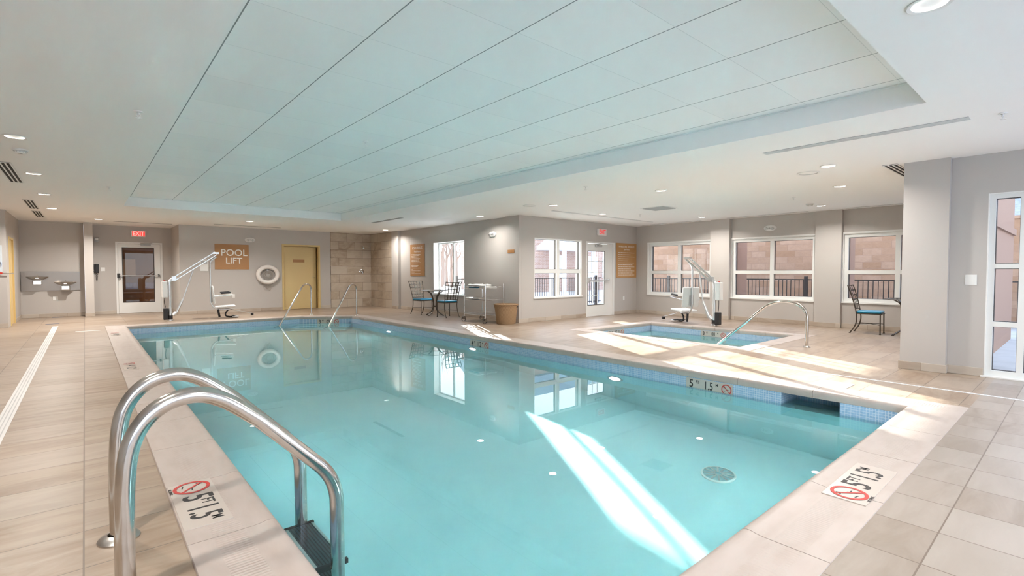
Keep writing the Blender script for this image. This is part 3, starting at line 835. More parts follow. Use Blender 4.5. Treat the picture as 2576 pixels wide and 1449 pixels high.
# wall phone
t = thing('telephone', 'black wall telephone with a hanging cord left of the exit door', 'telephone'); mt = facing((0, -1, 0), (.285, 19.9, 1.42))
MB().box(-.035, .05, -.14, .13, .0005, .045, bev=.01).xform(mt).build('phone_body', M['rubber'], t)
b = MB().tube(smoothpath([(-.05, -.12, .06), (-.055, -.08, .085), (-.055, .06, .085), (-.05, .11, .06)]), [.026] * 6 + [.016] * 6 + [.016] * 6 + [.026], 10); b.xform(mt).build('handset', M['rubber'], t, smooth=True)
b = MB(); P = [(-.02 + .012 * math.cos(k * .9) + (.03 * k / 60), -.14 - .22 * math.sin(PI * min(1, k / 60)) , .03 + .012 * math.sin(k * .9)) for k in range(61)]
b.tube(P, .005, 5).xform(mt).build('phone_cord', M['rubber'], t)

# drinking fountain, two heights
t = thing('drinking_fountain', 'stainless bi-level drinking fountain with two bowls on the far left alcove wall', 'drinking fountain'); mt = facing((0, -1, 0), (0, 19.6, 0))
MB().box(-1.37, -.11, .77, 1.32, .0005, .025, bev=.003).xform(mt).build('back_panel', M['copper'], t)
for cx, z, w in ((-1.02, 1.14, .23), (-.43, .98, .24)):
    b = MB().lathe([(.02, -.06), (.10, -.055), (.19, -.015), (w, .025), (w + .012, .033), (w, .036), (.18, .0), (.08, -.018)], n=36, axis='y', cap=True)
    b.bm.transform(Matrix.Diagonal((1, 1, .72, 1)))
    bowl = b.xform(mt @ Matrix.Translation((cx, z, .20))).build('bowl', M['steel2'], t, smooth=True)
    MB().box(cx - .10, cx + .10, z - .20, z - .06, .026, .26, bev=.02).xform(mt).build('bowl_housing', M['steel'], t)
    b = MB().tube(fillet([(cx, z + .02, .07), (cx, z + .08, .07), (cx, z + .07, .13)], .03), .010, 10); b.xform(mt).build('spout', M['chrome'], bowl, smooth=True)
    MB().box(cx - .04, cx + .04, z - .02, z + .012, .335, .36, bev=.008).xform(mt).build('push_button', M['chrome'], bowl)

# signs
def board(name, mt, w, h, m_, label, cat='sign', d=.012):
    t = thing(name, label, cat)
    MB().box(-w / 2, w / 2, -h / 2, h / 2, .0005, d, bev=.002).xform(mt).build('sign_board', m_, t)
    return t
mt = facing((0, -1, 0), (3.635, FY, 1.80)); t = board('hanging_sign', mt, .98, .81, M['tan_sign'], 'tan square sign with white words POOL LIFT on the far wall')
text('lettering', 'POOL', .30, M['ink_w'], t, mt @ Matrix.Translation((.06, .125, .0135)), .003, bold=.003, xs=.98)
text('lettering', 'LIFT', .27, M['ink_w'], t, mt @ Matrix.Translation((.05, -.135, .0135)), .003, bold=.003)
def rules(mt, w, h, m_, label, lines, heads, d=.012):
    t = board('rules_sign', mt, w, h, m_, label, 'sign', d)
    y = h / 2 - .06 * h
    for tx, s in heads:
        y -= s * .6; text('lettering', tx, s, M['ink_w'], t, mt @ Matrix.Translation((0, y, d + .001)), .001); y -= s * .55
    b = MB(); rnd = random.Random(len(label)); step = (y + h / 2 - .08) / len(lines)
    for L in lines:
        y -= step; x = -w * .40
        while x < -w * .40 + L * w:
            q = rnd.uniform(.02, .07); b.box(x, min(x + q, -w * .4 + L * w), y - .007, y + .007, d + .0005, d + .0015); x += q + .012
    b.xform(mt).build('small_print', M['ink_w'], t)
rules(facing((-1, 0, 0), (WX, 14.75, 1.71)), .95, 1.07, M['tan_sign'], 'brown rules sign with many white lines beside the tall window on the long wall',
      [.62, .55, .5, .6, .52, .56, .66, .45, .48, .42, .64, .1, .6, .2, .62], [('POOL RULES', .115), ('Pool Hours', .09)])
rules(facing((0, -1, 0), (12.91, LY, 1.67)), 1.04, 1.07, M['orange_sign'], 'ochre rules sign with white lines right of the glazed bay door',
      [.8, .6, .8, .5, .45, .78, .7, .8, .62, .8, .7, .8], [('WHIRLPOOL SPA RULES', .075), ('Spa Hours', .07)])
MB()
mt = facing((-1, 0, 0), (8.41, 9.81, 1.845)); t = board('name_plate', mt, .26, .085, M['tan_sign'], 'small brown plate on the wall corner above the wicker basket')
text('lettering', 'EXIT ONLY', .03, M['ink_w'], t, mt @ Matrix.Translation((0, 0, .013)), .001) if False else None
# small white notice and bracket behind the pool lift arm
mt = facing((0, -1, 0), (2.85, FY, 1.52)); t = board('notice', mt, .22, .36, M['plastic_w'], 'small white notice card behind the raised pool lift arm on the far wall')
MB().box(-.085, .085, .05, .15, .0125, .014).xform(mt).build('notice_picture', M['plastic_g'], t)

# life ring with coiled rope on the far wall
t = thing('life_ring', 'white ring buoy hanging on the far wall between sign and yellow door', 'life ring'); mt = facing((0, -1, 0), (4.68, FY, 1.22))
b = MB().tube([(.30 * math.cos(2 * PI * k / 40), .26 * math.sin(2 * PI * k / 40), .09) for k in range(40)], .085, 14, closed=True, sx=.8)
b.xform(mt).build('ring', M['ring'], t, smooth=True)
b = MB()
for q in range(4):
    a = PI / 4 + q * PI / 2
    b.tube([(.30 * math.cos(a) + .088 * math.cos(a) * math.cos(u), .26 * math.sin(a) + .088 * math.sin(a) * math.cos(u), .09 + .072 * math.sin(u)) for u in [2 * PI * k / 16 for k in range(16)]], .006, 5, closed=True)
b.xform(mt).build('ring_band', M['plastic_g'], t)
rnd = random.Random(3); b = MB()
for q in range(7):
    r0 = rnd.uniform(.08, .19); cx, cy = rnd.uniform(-.04, .04), rnd.uniform(-.04, .05)
    b.tube([(cx + r0 * math.cos(a), cy + r0 * .85 * math.sin(a), .03 + .02 * q / 7 + .01 * math.sin(3 * a)) for a in [2 * PI * k / 24 for k in range(24)]], .0055, 5, closed=True)
for q in range(5):
    x0, x1, dp = rnd.uniform(-.30, -.05), rnd.uniform(.05, .28), rnd.uniform(.30, .46)
    b.tube([(x0 + (x1 - x0) * k / 14, -.05 - dp * math.sin(PI * k / 14) - .04 * math.sin(k), .02 + .012 * q) for k in range(15)], .005, 5)
b.xform(mt).build('rope', M['rope'], t)
b = MB(); b.box(-.03, .03, .12, .20, .0005, .06); b.tube([(0, .18, .05), (0, .19, .10), (0, .22, .11)], .009, 8); b.xform(mt).build('hanger', M['plastic_g'], t)

# shower head and valve
t = thing('shower_fixture', 'chrome shower head on its bent arm on the stone tile wall', 'shower head'); mt = facing((0, -1, 0), (8.02, FY - .02, 2.30))
b = MB(); b.lathe([(.035, .0005), (.030, .010)], n=18); b.tube(fillet([(0, 0, .008), (0, .015, .10), (0, -.04, .17)], .06), .011, 10)
b.xform(mt).build('shower_arm', M['chrome'], t, smooth=True)
b = MB().lathe([(.014, .02), (.022, -.01), (.058, -.055), (.058, -.066)], n=20, axis='y'); b.xform(mt @ Matrix.Translation((0, -.04, .17)) @ Matrix.Rotation(R(-20), 4, 'X')).build('spray_head', M['chrome'], t, smooth=True)
t = thing('shower_valve', 'round chrome shower valve with a lever on the stone tile wall', 'shower valve'); mt = facing((0, -1, 0), (8.02, FY - .02, 1.33))
MB().lathe([(.09, .0005), (.088, .008), (.06, .016)], n=28).xform(mt).build('valve_plate', M['chrome'], t, smooth=True)
b = MB().lathe([(.026, .0165), (.024, .05), (.012, .054)], n=18); b.tube([(0, 0, .045), (.02, -.05, .055), (.03, -.085, .055)], .009, 8); b.xform(mt).build('valve_handle', M['chrome'], t, smooth=True)

# rescue equipment on the left stub wall
mt = facing((0, -1, 0), (-1.78, 16.5, 1.62)); t = board('safety_sign', mt, .66, .62, M['plastic_b'], 'pale blue safety panel at the far left edge, on the stub wall')
MB().lathe([(.10, .0125), (.10, .03)], n=24).xform(mt @ Matrix.Translation((.22, -.14, 0))).build('blue_float', mat('blue_foam', (.03, .12, .45), .5), t)
t = thing('rescue_pole', 'thin steel rescue pole with a red sleeve, held on the stub wall at far left', 'rescue pole'); mt = facing((0, -1, 0), (-1.4, 16.5, 1.275))
MB().tube([(-1.5, 0, .05), (.14, 0, .05)], .011, 8).xform(mt).build('pole', M['steel2'], t); MB().tube([(-.3, 0, .05), (-.045, 0, .05)], .022, 10).xform(mt).build('red_sleeve', M['red'], t)
b = MB(); b.box(-.16, -.13, -.03, .03, .0005, .03); b.box(-1.2, -1.17, -.03, .03, .0005, .03); b.xform(mt).build('pole_bracket', M['plastic_w'], t)
# ---------------------------------------------------------------- poolside things
# near ladder with two tall looped rails
def flange(b, x, y, z=0.0005, r=.075): b.lathe([(r, z), (r, z + .006), (r * .85, z + .018), (r * .52, z + .028)], c=(x, y, 0), n=28)
t = thing('pool_ladder', 'stainless pool ladder with two tall looped rails and dark treads in the foreground', 'pool ladder')
prof = smoothpath([(.10, 0, .0), (.10, 0, .28), (.11, 0, .52), (.145, 0, .655), (.225, 0, .745), (.34, 0, .775), (.455, 0, .735), (.62, 0, .60)], 6)[:-1]
prof += fillet([(.60, 0, .617), (.955, 0, .25), (.965, 0, -1.12)], .13, 8)
for y in (2.49, 3.06):
    r = MB().tube([(p[0], y, p[2]) for p in prof], .0345, 20).build('rail', M['steel'], t, smooth=True)
    b = MB(); flange(b, .10, y, .0005, .085); b.build('deck_flange', M['steel2'], r, smooth=True)
M['tread'] = mat('ribbed_black_tread', (.05, .07, .09), .5)
for z in (-.215, -.47, -.73):
    s = MB().box(.87, 1.0, 2.53, 3.02, z - .018, z, bev=.004).build('tread', M['tread'], t)
    b = MB(); b.box(.855, .8695, 2.527, 3.023, z - .028, z + .004); b.box(1.0005, 1.014, 2.527, 3.023, z - .028, z + .004); b.build('tread_edge', M['alu'], s)
    b = MB(); 
    for y in (2.505, 3.02): b.box(.85, 1.02, y, y + .02, z - .04, z + .012)
    b.build('tread_bracket', M['rubber'], s)
    b = MB()
    for k in range(7): b.box(.878 + k * .017, .884 + k * .017, 2.54, 3.01, z + .0003, z + .002)
    b.build('tread_rib', M['rubber'], s)

def handrail(pts, label, group, rad=.13, r=.024):
    t = thing('handrail', label, 'handrail', (0, 0, 0), 0, group)
    MB().tube(fillet(pts, rad, 8), r, 16).build('rail', M['steel'], t, smooth=True)
    b = MB(); flange(b, pts[0][0], pts[0][1], .0005 if True else 0, .06); b.build('deck_flange', M['steel2'], t, smooth=True)
dx, dy = -.82, -.57
for (x, y, lab) in ((5.26, 15.58, 'left one of two steel entry handrails at the far cut corner of the pool'), (6.22, 14.45, 'right one of two steel entry handrails at the far cut corner of the pool')):
    pts = [(x, y, 0), (x, y, .92), (x + dx * .34, y + dy * .34, .95), (x + dx * 1.62, y + dy * 1.62, -.45)]
    handrail(pts, lab, 'far entry handrails', .16)
handrail([(9.45, 3.16, 0), (9.45, 3.16, .74), (9.45, 3.72, .80), (9.45, 5.05, -.40)], 'steel looped handrail entering the small spa pool', None, .26, .027)

# pool lifts --------------------------------------------------------------
def pool_lift(loc, rz, tip, chair_a, label):
    """mast at the origin, arm reaching along +x to tip=(x,z); chair hangs there turned by chair_a"""
    t = thing('pool_lift', label, 'pool lift', loc, rz)
    tx, tz = tip
    b = MB(); b.tube([(0, 0, .02), (0, 0, .98)], .042, 14); b.tube(fillet([(0, 0, .96), (0, 0, 1.06), (.12, 0, 1.15)], .06), .046, 14)
    b.lathe([(.075, .001), (.075, .03), (.045, .04)], n=20)
    mast = b.build('mast', M['alu'], t, smooth=True)
    MB().lathe([(.058, .05), (.058, .14)], n=16).build('mast_collar', M['rubber'], mast, smooth=True)
    d = Vector((tx - .1, 0, tz - 1.13)); L = d.length; d.normalize(); n = Vector((-d.z, 0, d.x))
    b = MB()
    for s in (-.045, .045):
        b.bar(Vector((.1, s, 1.13)) + n * .035, Vector((tx, s, tz)) + n * .035, .02, .035, up=(0, 1, 0)); b.bar(Vector((.1, s, 1.13)) - n * .05, Vector((tx, s, tz)) - n * .05, .02, .035, up=(0, 1, 0))
    b.bar(Vector((tx, -.06, tz)), Vector((tx, .06, tz)), .16, .05); b.box(.05, .15, -.055, .055, 1.07, 1.19)
    arm = b.build('lift_arm', M['alu'], t)
    m_ = Vector((.1, 0, 1.13)) + d * L * .42
    b = MB().tube([(.12, 0, .16), (.30, 0, .58)], .035, 12); b.tube([(.30, 0, .58), tuple(m_ - n * .06)], .018, 10); b.tube([(.06, 0, .14), (.14, 0, .22)], .05, 10)
    b.build('actuator', M['alu'], t, smooth=True)
    MB().box(-.175, -.05, -.09, .09, .62, 1.06, bev=.02).build('control_box', M['plastic_w'], t)
    MB().tube(smoothpath([(-.11, 0, .62), (-.12, .02, .5), (-.10, 0, .36)]), .008, 6).build('cable', M['rubber'], t)
    MB().box(-.15, -.045, -.07, .07, .03, .33, bev=.012).build('battery_pack', M['rubber'], t)
    MB().lathe([(.022, 1.062), (.022, 1.08), (.012, 1.085)], c=(-.11, 0, 0), n=14).build('stop_button', M['red'], t, smooth=True)
    # chair group, turned about the hanger
    A = Matrix.Translation((tx - .12, 0, 0)) @ Matrix.Rotation(chair_a, 4, 'Z')
    b = MB().tube(fillet([(.14, 0, tz - .10), (-.02, 0, tz - .24), (-.02, 0, .40), (.12, 0, .245), (.45, 0, .25)], [0, .08, .12, .10, 0]), .024, 12)
    b.xform(A).build('chair_hanger', M['alu'], t, smooth=True)
    b = MB().box(.10, .60, -.23, .23, .285, .335, bev=.02); b.bm.transform(Matrix.Rotation(R(-3), 4, 'Y'))
    b.xform(A).build('seat', M['plastic_w'], t, smooth=True)
    b = MB().box(.045, .09, -.24, .24, .42, .92, bev=.02); b.bm.transform(Matrix.Translation((.06, 0, .4)) @ Matrix.Rotation(R(-5), 4, 'Y') @ Matrix.Translation((-.06, 0, -.4)))
    b.xform(A).build('backrest', M['plastic_w'], t, smooth=True)
    b = MB().box(.0, .045, -.06, .06, .46, .72, bev=.01); b.xform(A).build('back_bracket', M['plastic_g'], t)
    for s in (-1, 1):
        b = MB().tube([(.03, s * .20, .60), (.06, s * .27, .62), (.52, s * .27, .665)], .013, 10); a_ = b.xform(A).build('armrest', M['alu'], t, smooth=True)
        MB().box(.32, .56, s * .27 - .025, s * .27 + .025, .655, .70, bev=.01).xform(A @ Matrix.Rotation(R(-4), 4, 'Y') @ Matrix.Translation((-.05, 0, .02))).build('arm_pad', M['rubber'], a_)
    b = MB().tube(smoothpath([(.16, 0, .26), (.17, 0, .15), (.19, 0, .035)]), .028, 8); b.tube(smoothpath([(.42, 0, .25), (.34, 0, .14), (.36, 0, .05), (.52, 0, .03), (.60, 0, .055)]), .020, 8)
    b.xform(A).build('footrest_strut', M['rubber'], t, smooth=True)
    b = MB().box(.50, .66, -.17, .17, .035, .055, bev=.006); b.tube([(.45, .12, .24), (1.02, .16, .10)], .009, 8); b.xform(A).build('footrest', M['alu'], t)
    MB().box(.49, .56, -.18, .18, .056, .066).xform(A).build('foot_pad', M['rubber'], t); MB().box(.99, 1.06, .12, .20, .03, .10, bev=.01).xform(A).build('rod_grip', M['rubber'], t)
pool_lift((1.72, 16.1, 0), 0, (1.09, 1.84), R(-8), 'white pool lift with chair on the far deck, in front of the exit door')
pool_lift((11.6, 5.93, 0), R(90), (.72, 1.66), R(-26), 'white pool lift with chair beside the spa, in front of the first bay window')

# iron chairs and tables -------------------------------------------------
def make_chair(label):
    t = thing('dining_chair', label, 'chair', (0, 0, 0), 0, 'iron lattice-back chairs')
    b = MB().box(-.21, .22, -.22, .22, .435, .485, bev=.022); b.build('seat_cushion', M['teal'], t, smooth=True, angle=60)
    b = MB(); 
    for a, c in (((-.21, -.215, .425), (.215, -.215, .425)), ((.215, -.215, .425), (.215, .215, .425)), ((.215, .215, .425), (-.21, .215, .425)), ((-.21, .215, .425), (-.21, -.215, .425))): b.bar(a, c, .022, .02)
    for k in range(3): b.bar((-.21, -.11 + .11 * k, .423), (.215, -.11 + .11 * k, .423), .02, .006)
    b.build('seat_frame', M['iron'], t)
    def bp(u, v):   # back surface: u across -1..1, v up 0..1
        return Vector((-.215 - .10 * v - .05 * v * v + .03 * (1 - u * u) * -1, u * (.205 + .045 * v + .012 * v * v), .46 + .56 * v + .012 * (u * u - 1) * v))
    for s in (-1, 1):
        b = MB().tube([bp(s, v / 8) for v in range(9)], .011, 8); b.build('back_post', M['iron'], t, smooth=True)
    b = MB()
    for v in (.10, .28, .46, .64, .82, 1.):
        P = [bp(-1 + k / 5, v) for k in range(11)]
        for p, q in zip(P, P[1:]): b.bar(p, q, .007, .022)
    for u in (-.62, -.21, .21, .62):
        P = [bp(u, .10 + .9 * k / 8) + Vector((.004, 0, 0)) for k in range(9)]
        for p, q in zip(P, P[1:]): b.bar(p, q, .024, .006, up=(1, 0, 0))
    b.build('back_lattice', M['iron'], t)
    for s in (-1, 1):
        b = MB().tube(smoothpath([(-.215, s * .205, .46), (-.20, s * .21, .30), (-.235, s * .215, .15), (-.315, s * .22, .012)]), .012, 8); b.lathe([(.02, .001), (.017, .016)], c=(-.317, s * .22, 0), n=10)
        b.build('leg', M['iron'], t, smooth=True)
        b = MB().tube([(.205, s * .205, .42), (.21, s * .21, .012)], .012, 8); b.lathe([(.02, .001), (.017, .016)], c=(.21, s * .21, 0), n=10)
        b.build('leg', M['iron'], t, smooth=True)
    b = MB()
    for s in (-1, 1): b.tube([(-.222, s * .213, .20), (.0, s * .03, .21), (.208, s * .208, .20)], .006, 6)
    b.build('stretcher', M['iron'], t)
    return t
c0 = make_chair('iron lattice-back chair with teal cushion, back to the pool, nearer side of the window table')
c0.location = (7.98, 12.17, 0); c0.rotation_euler = (0, 0, R(88))
dup(c0, (7.98, 13.56, 0), R(-84), 'iron lattice-back chair with teal cushion behind the window table, by the brown rules sign')
dup(c0, (12.66, 3.02, 0), R(-86), 'iron lattice-back chair with teal cushion seen side-on beside the partition column')
def make_table(label):
    t = thing('bistro_table', label, 'table', (0, 0, 0), 0, 'round iron tables')
    MB().lathe([(.39, .735), (.41, .742), (.41, .755), (.40, .760)], n=40).build('tabletop', M['tabletop'], t, smooth=True)
    b = MB().lathe([(.05, .255), (.055, .265), (.055, .285), (.05, .295)], n=20); b.build('leg_collar', M['iron'], t, smooth=True)
    b = MB()
    for k in range(4):
        a = R(20 + 90 * k); c, s = math.cos(a), math.sin(a)
        P = smoothpath([(.30 * c, .30 * s, .734), (.17 * c, .17 * s, .66), (.085 * c, .085 * s, .50), (.06 * c, .06 * s, .30), (.12 * c, .12 * s, .13), (.31 * c, .31 * s, .012)], 5)
        m_ = MB()
        for p, q in zip(P, P[1:]): m_.bar(p, q, .04, .014)
        m_.lathe([(.026, .001), (.022, .014)], c=(.31 * c, .31 * s, 0), n=12)
        m_.build('leg', M['iron'], t)
    return t
tb = make_table('round bronze iron table between two chairs in front of the tall window'); tb.location = (8.0, 12.87, 0)
dup(tb, (12.78, 2.40, 0), R(30), 'round iron table half hidden by the partition column')

# towel cart ---------------------------------------------------------------
t = thing('towel_cart', 'chrome wire cart on black casters by the long grey wall', 'cart', (7.95, 10.38, 0), 0)
hx, hy = .30, .46
for sx in (-1, 1):
    for sy in (-1, 1):
        p = MB().tube([(sx * hx, sy * hy, .135), (sx * hx, sy * hy, .985)], .0135, 10); p.lathe([(.018, .985), (.018, 1.0), (.008, 1.006)], c=(sx * hx, sy * hy, 0), n=12)
        p.build('post', M['chrome'], t, smooth=True)
        q = MB().lathe([(.062, -.016), (.062, .016)], c=(sx * hx - .02, sy * hy, .0635), n=22, axis='y').build('caster', M['rubber'], t)
        b = MB(); b.box(sx * hx - .045, sx * hx + .02, sy * hy - .028, sy * hy - .022, .05, .13); b.box(sx * hx - .045, sx * hx + .02, sy * hy + .022, sy * hy + .028, .05, .13); b.box(sx * hx - .045, sx * hx + .03, sy * hy - .03, sy * hy + .03, .126, .136)
        b.build('caster_fork', M['steel2'], q)
for z in (.20, .58, .88):
    b = MB()
    for zz in (z, z + .05):
        for a, c in (((-hx, -hy), (hx, -hy)), ((hx, -hy), (hx, hy)), ((hx, hy), (-hx, hy)), ((-hx, hy), (-hx, -hy))): b.tube([(*a, zz), (*c, zz)], .0045, 6)
    for k in range(24): y = -hy + .02 + k * (2 * hy - .04) / 23; b.tube([(-hx, y, z + .003), (hx, y, z + .003)], .0028, 5)
    b.build('wire_shelf', M['chrome'], t)
def towel(x0, x1, y0, y1, z, m_, label, h=.045):
    b = MB().box(x0, x1, y0, y1, z, z + h, bev=.018)
    bmesh.ops.subdivide_edges(b.bm, edges=b.bm.edges[:], cuts=2, use_grid_fill=True)
    for v in b.bm.verts: v.co.z += .006 * math.sin(v.co.x * 31 + v.co.y * 17) * (v.co.z - z) / h
    return tag(b.build('folded_towel', m_, None, smooth=True), label, 'towel', 'folded towels on the cart')
towel(7.70, 8.12, 10.30, 10.72, .8865, M['towel_b'], 'folded blue towel on top of the wire cart, left end of the stack')
towel(7.72, 8.14, 10.05, 10.285, .8865, M['towel'], 'folded white towel lying flat on the cart top at its near end')
towel(7.69, 8.13, 10.26, 10.74, .9395, M['towel'], 'folded white towel spread over the blue towel on the cart')
towel(7.70, 7.95, 10.60, 10.80, .5865, M['towel'], 'small folded white towel on the middle shelf of the cart')
# basket
M['wick'] = M['wicker']
def wicker_mat():
    m = M['wicker']; g = NT(m)
    tc = g.n('ShaderNodeTexCoord'); sp = g.n('ShaderNodeSeparateXYZ'); g.l(tc.outputs['Object'], sp.inputs[0])
    a = g.math('ARCTAN2', sp.outputs[1], sp.outputs[0]); r = g.math('MULTIPLY', g.math('FLOOR', g.math('MULTIPLY', sp.outputs[2], 60.)), PI)
    s = g.math('MULTIPLY', g.math('SINE', g.math('ADD', g.math('MULTIPLY', a, 44.), r)), g.math('SINE', g.math('MULTIPLY', sp.outputs[2], 60. * 2 * PI)))
    f = g.math('ADD', g.math('MULTIPLY', s, .5), .5)
    g.l(g.mix(f, (.27, .16, .08), (.44, .29, .16)), g.b.inputs['Base Color'])
    bp = g.n('ShaderNodeBump'); bp.inputs['Strength'].default_value = .7; bp.inputs['Distance'].default_value = .006; g.l(f, bp.inputs['Height']); g.l(bp.outputs[0], g.b.inputs['Normal'])
wicker_mat()
t = thing('laundry_basket', 'woven wicker basket with handle slots at the wall corner', 'basket', (8.06, 9.60, 0))
b = MB().lathe([(.235, .001), (.243, .02), (.262, .20), (.285, .38), (.305, .485), (.293, .487), (.27, .37), (.235, .04), (.22, .03)], n=48); b.build('basket_body', M['wicker'], t, smooth=True)
MB().tube([(.305 * math.cos(2 * PI * k / 40), .305 * math.sin(2 * PI * k / 40), .49) for k in range(40)], .014, 10, closed=True).build('basket_rim', M['wicker'], t, smooth=True)
b = MB()
for a in (R(-57), R(123)): 
    c = MB(); c.box(-.003, .006, -.05, .05, -.016, .016, bev=.002); me = c.xform(Matrix.Translation((.2975 * math.cos(a), .2975 * math.sin(a), .435)) @ Matrix.Rotation(a, 4, 'Z') @ Matrix.Rotation(R(9), 4, 'Y')).build('handle_slot', M['darkgap'], t)

# depth markers --------------------------------------------------------------
def no_diving(parent, mt, r):
    b = MB(); n = 40
    P = [(r * math.cos(2 * PI * k / n), r * math.sin(2 * PI * k / n)) for k in range(n)]; Q = [(x * .80, y * .80) for x, y in P]
    vo = [b.bm.verts.new((x, y, 0)) for x, y in P]; vi = [b.bm.verts.new((x, y, 0)) for x, y in Q]
    for k in range(n): b._f([vo[k], vo[(k + 1) % n], vi[(k + 1) % n], vi[k]])
    b.bar((-r * .58, r * .58, 0), (r * .58, -r * .58, 0), r * .13, .0006)
    b.xform(mt @ Matrix.Translation((0, 0, .0010))).build('prohibition_ring', M['ink_r'], parent)
    b = MB()                                        # diving figure: head, arms, body, legs, water line
    b.lathe([(r * .10, -.0003), (r * .10, .0003)], c=(r * .05, r * .05, 0), n=12)
    for a, c, w in (((-.35, .42), (.0, .0), .12), ((0, 0), (.42, -.02), .07), ((0, 0), (.30, -.34), .07), ((-.35, .42), (-.6, .30), .08), ((-.35, .42), (-.42, .62), .08), ((-.45, -.42), (-.1, -.5), .06)):
        b.bar((a[0] * r, a[1] * r, 0), (c[0] * r, c[1] * r, 0), w * r, .0006)
    b.xform(mt @ Matrix.Translation((0, 0, .0005))).build('diver_symbol', M['ink_k'], parent)
def marker(mt, label, ft, mm, w=.62, h=.155, ringright=True, nodiv=False, th=.004, s=1., ds=0.):
    t = thing('depth_marker', label, 'depth marker', (0, 0, 0), 0, 'depth marker tiles')
    MB().box(-w / 2, w / 2, -h / 2, h / 2, -.002, th - .001, bev=.0008).xform(mt).build('marker_tile', M['marker'], t)
    Z = th; o = -.04 if ringright else .13
    H = h * s
    def T(tx, sz, x, y, xs=.8, bold=.002): text('lettering', tx, sz, M['ink_k'], t, mt @ Matrix.Translation((x, y, Z - .0004)), .0006, bold=bold, xs=xs)
    T(ft, H, -.235 + (0 if ringright else .17), ds, .86, H * .016); T('FT', H * .42, -.15 + (0 if ringright else .165), ds + H * .2, .8, H * .008)
    T(mm, H, .0 + (0 if ringright else .15), ds, .72, H * .012); T('M', H * .36, .11 + (0 if ringright else .15), ds + H * .22, .8, H * .005)
    no_diving(t, mt @ Matrix.Translation((.235 if ringright else -.235, 0, Z)), h * .43)
    if nodiv: T('NO DIVING', .022, -.235, -h * .43 - .012, .8, .0003)
ft = onfloor
marker(ft((0, -1, 0), (.46, 3.245, .006)), 'depth tile 5 FT 1.5 M set in the coping beside the near ladder', '5', '1.5', .66, .22, False, True, s=.95)
marker(ft((0, -1, 0), (.45, 8.58, .006)), 'depth tile set in the left coping, seen small beyond the ladder loops', '4', '1.2', .62, .155, False, s=.95)
marker(ft((0, -1, 0), (.46, 13.25, .006)), 'depth tile set in the left coping near the far corner of the pool', '3', '09', .5, .155, False, s=.9)
marker(ft((1, 0, 0), (3.60, .885, .006)), 'depth tile 5 FT 1.5 M set in the near coping at lower right', '5', '1.5', .70, .22, False, True, s=.95)
zc = -.155
marker(facing((-1, 0, 0), (5.998, 3.13, zc)), 'depth label 5 FT 1.5 M on the pool waterline right of centre, the largest', '5', '1.5', .62, .15, s=.95)
marker(facing((-1, 0, 0), (5.998, 7.98, zc)), 'depth label 4 FT on the pool waterline below the wicker basket', '4', '1.2', .62, .15, s=.95)
a = Vector((-(15.05 - 14.25), -(6.0 - 4.74), 0)).normalized()
mid = Vector((6.0, 14.25, 0)).lerp(Vector((4.74, 15.05, 0)), .46)
marker(facing(a, (mid.x + a.x * .002, mid.y + a.y * .002, zc)), 'depth label 3 FT on the pool waterline between the two far handrails', '3', '09', .62, .15, s=.95)
marker(facing((-1, 0, 0), (SX1 - .002, 5.68, -.145)), 'depth label 3 FT on the far side of the spa beside its handrail', '3', '00', .62, .13, s=.95)
marker(facing((0, -1, 0), (9.62, SY1 - .002, -.145)), 'depth label at the left end of the spa, cut by the near spa edge', '3', '05', .62, .13, s=.95)

# deck fittings ------------------------------------------------------------
t = thing('deck_drain', 'long pale channel drain along the left side of the deck', 'floor drain')
MB().box(-.61, -.51, 1.2, 16.2, -.03, .0025).build('drain_cover', M['drain'], t)
b = MB(); 
for x in (-.585, -.56, -.535): b.box(x - .004, x + .004, 1.22, 16.18, .0026, .0032)
b.build('drain_slots', M['concrete'], t)
t = thing('trench_drain', 'thin slotted channel drain crossing the deck at right towards the glazed screen', 'floor drain')
MB().box(7.16, 7.22, -2.0, 3.2, -.03, .002).build('drain_cover', M['drain'], t)
b = MB(); 
for k in range(100): b.box(7.172, 7.208, -1.98 + k * .052, -1.955 + k * .052, .0021, .0027)
b.build('drain_slots', M['plastic_g'], t)
t = thing('skimmer_lid', 'square white skimmer lid in the sunlit deck above the pool opening', 'skimmer lid')
MB().box(6.43, 6.72, 1.75, 2.07, -.02, .003, bev=.001).build('lid_plate', M['plastic_w'], t)
b = MB(); b.box(6.415, 6.43, 1.74, 2.08, -.02, .0028); b.box(6.72, 6.735, 1.74, 2.08, -.02, .0028); b.box(6.43, 6.72, 1.74, 1.75, -.02, .0028); b.box(6.43, 6.72, 2.07, 2.08, -.02, .0028); b.build('lid_frame', M['plastic_g'], t)
tag(MB().box(-.74, -.50, 19.35, 19.47, .0003, .002).build('floor_sticker', M['blue_mat']), 'dark blue strip on the floor nearest the drinking fountains', 'floor sticker', 'dark floor strips')
tag(MB().box(-.77, -.51, 16.93, 17.02, .0003, .002).build('floor_sticker', M['blue_mat']), 'dark blue strip on the floor at the far end of the long channel drain', 'floor sticker', 'dark floor strips')
tag(MB().box(-.18, .24, 14.36, 14.47, .0003, .002).build('floor_patch', M['drain']), 'short pale strip on the deck left of the far pool corner', 'floor strip')
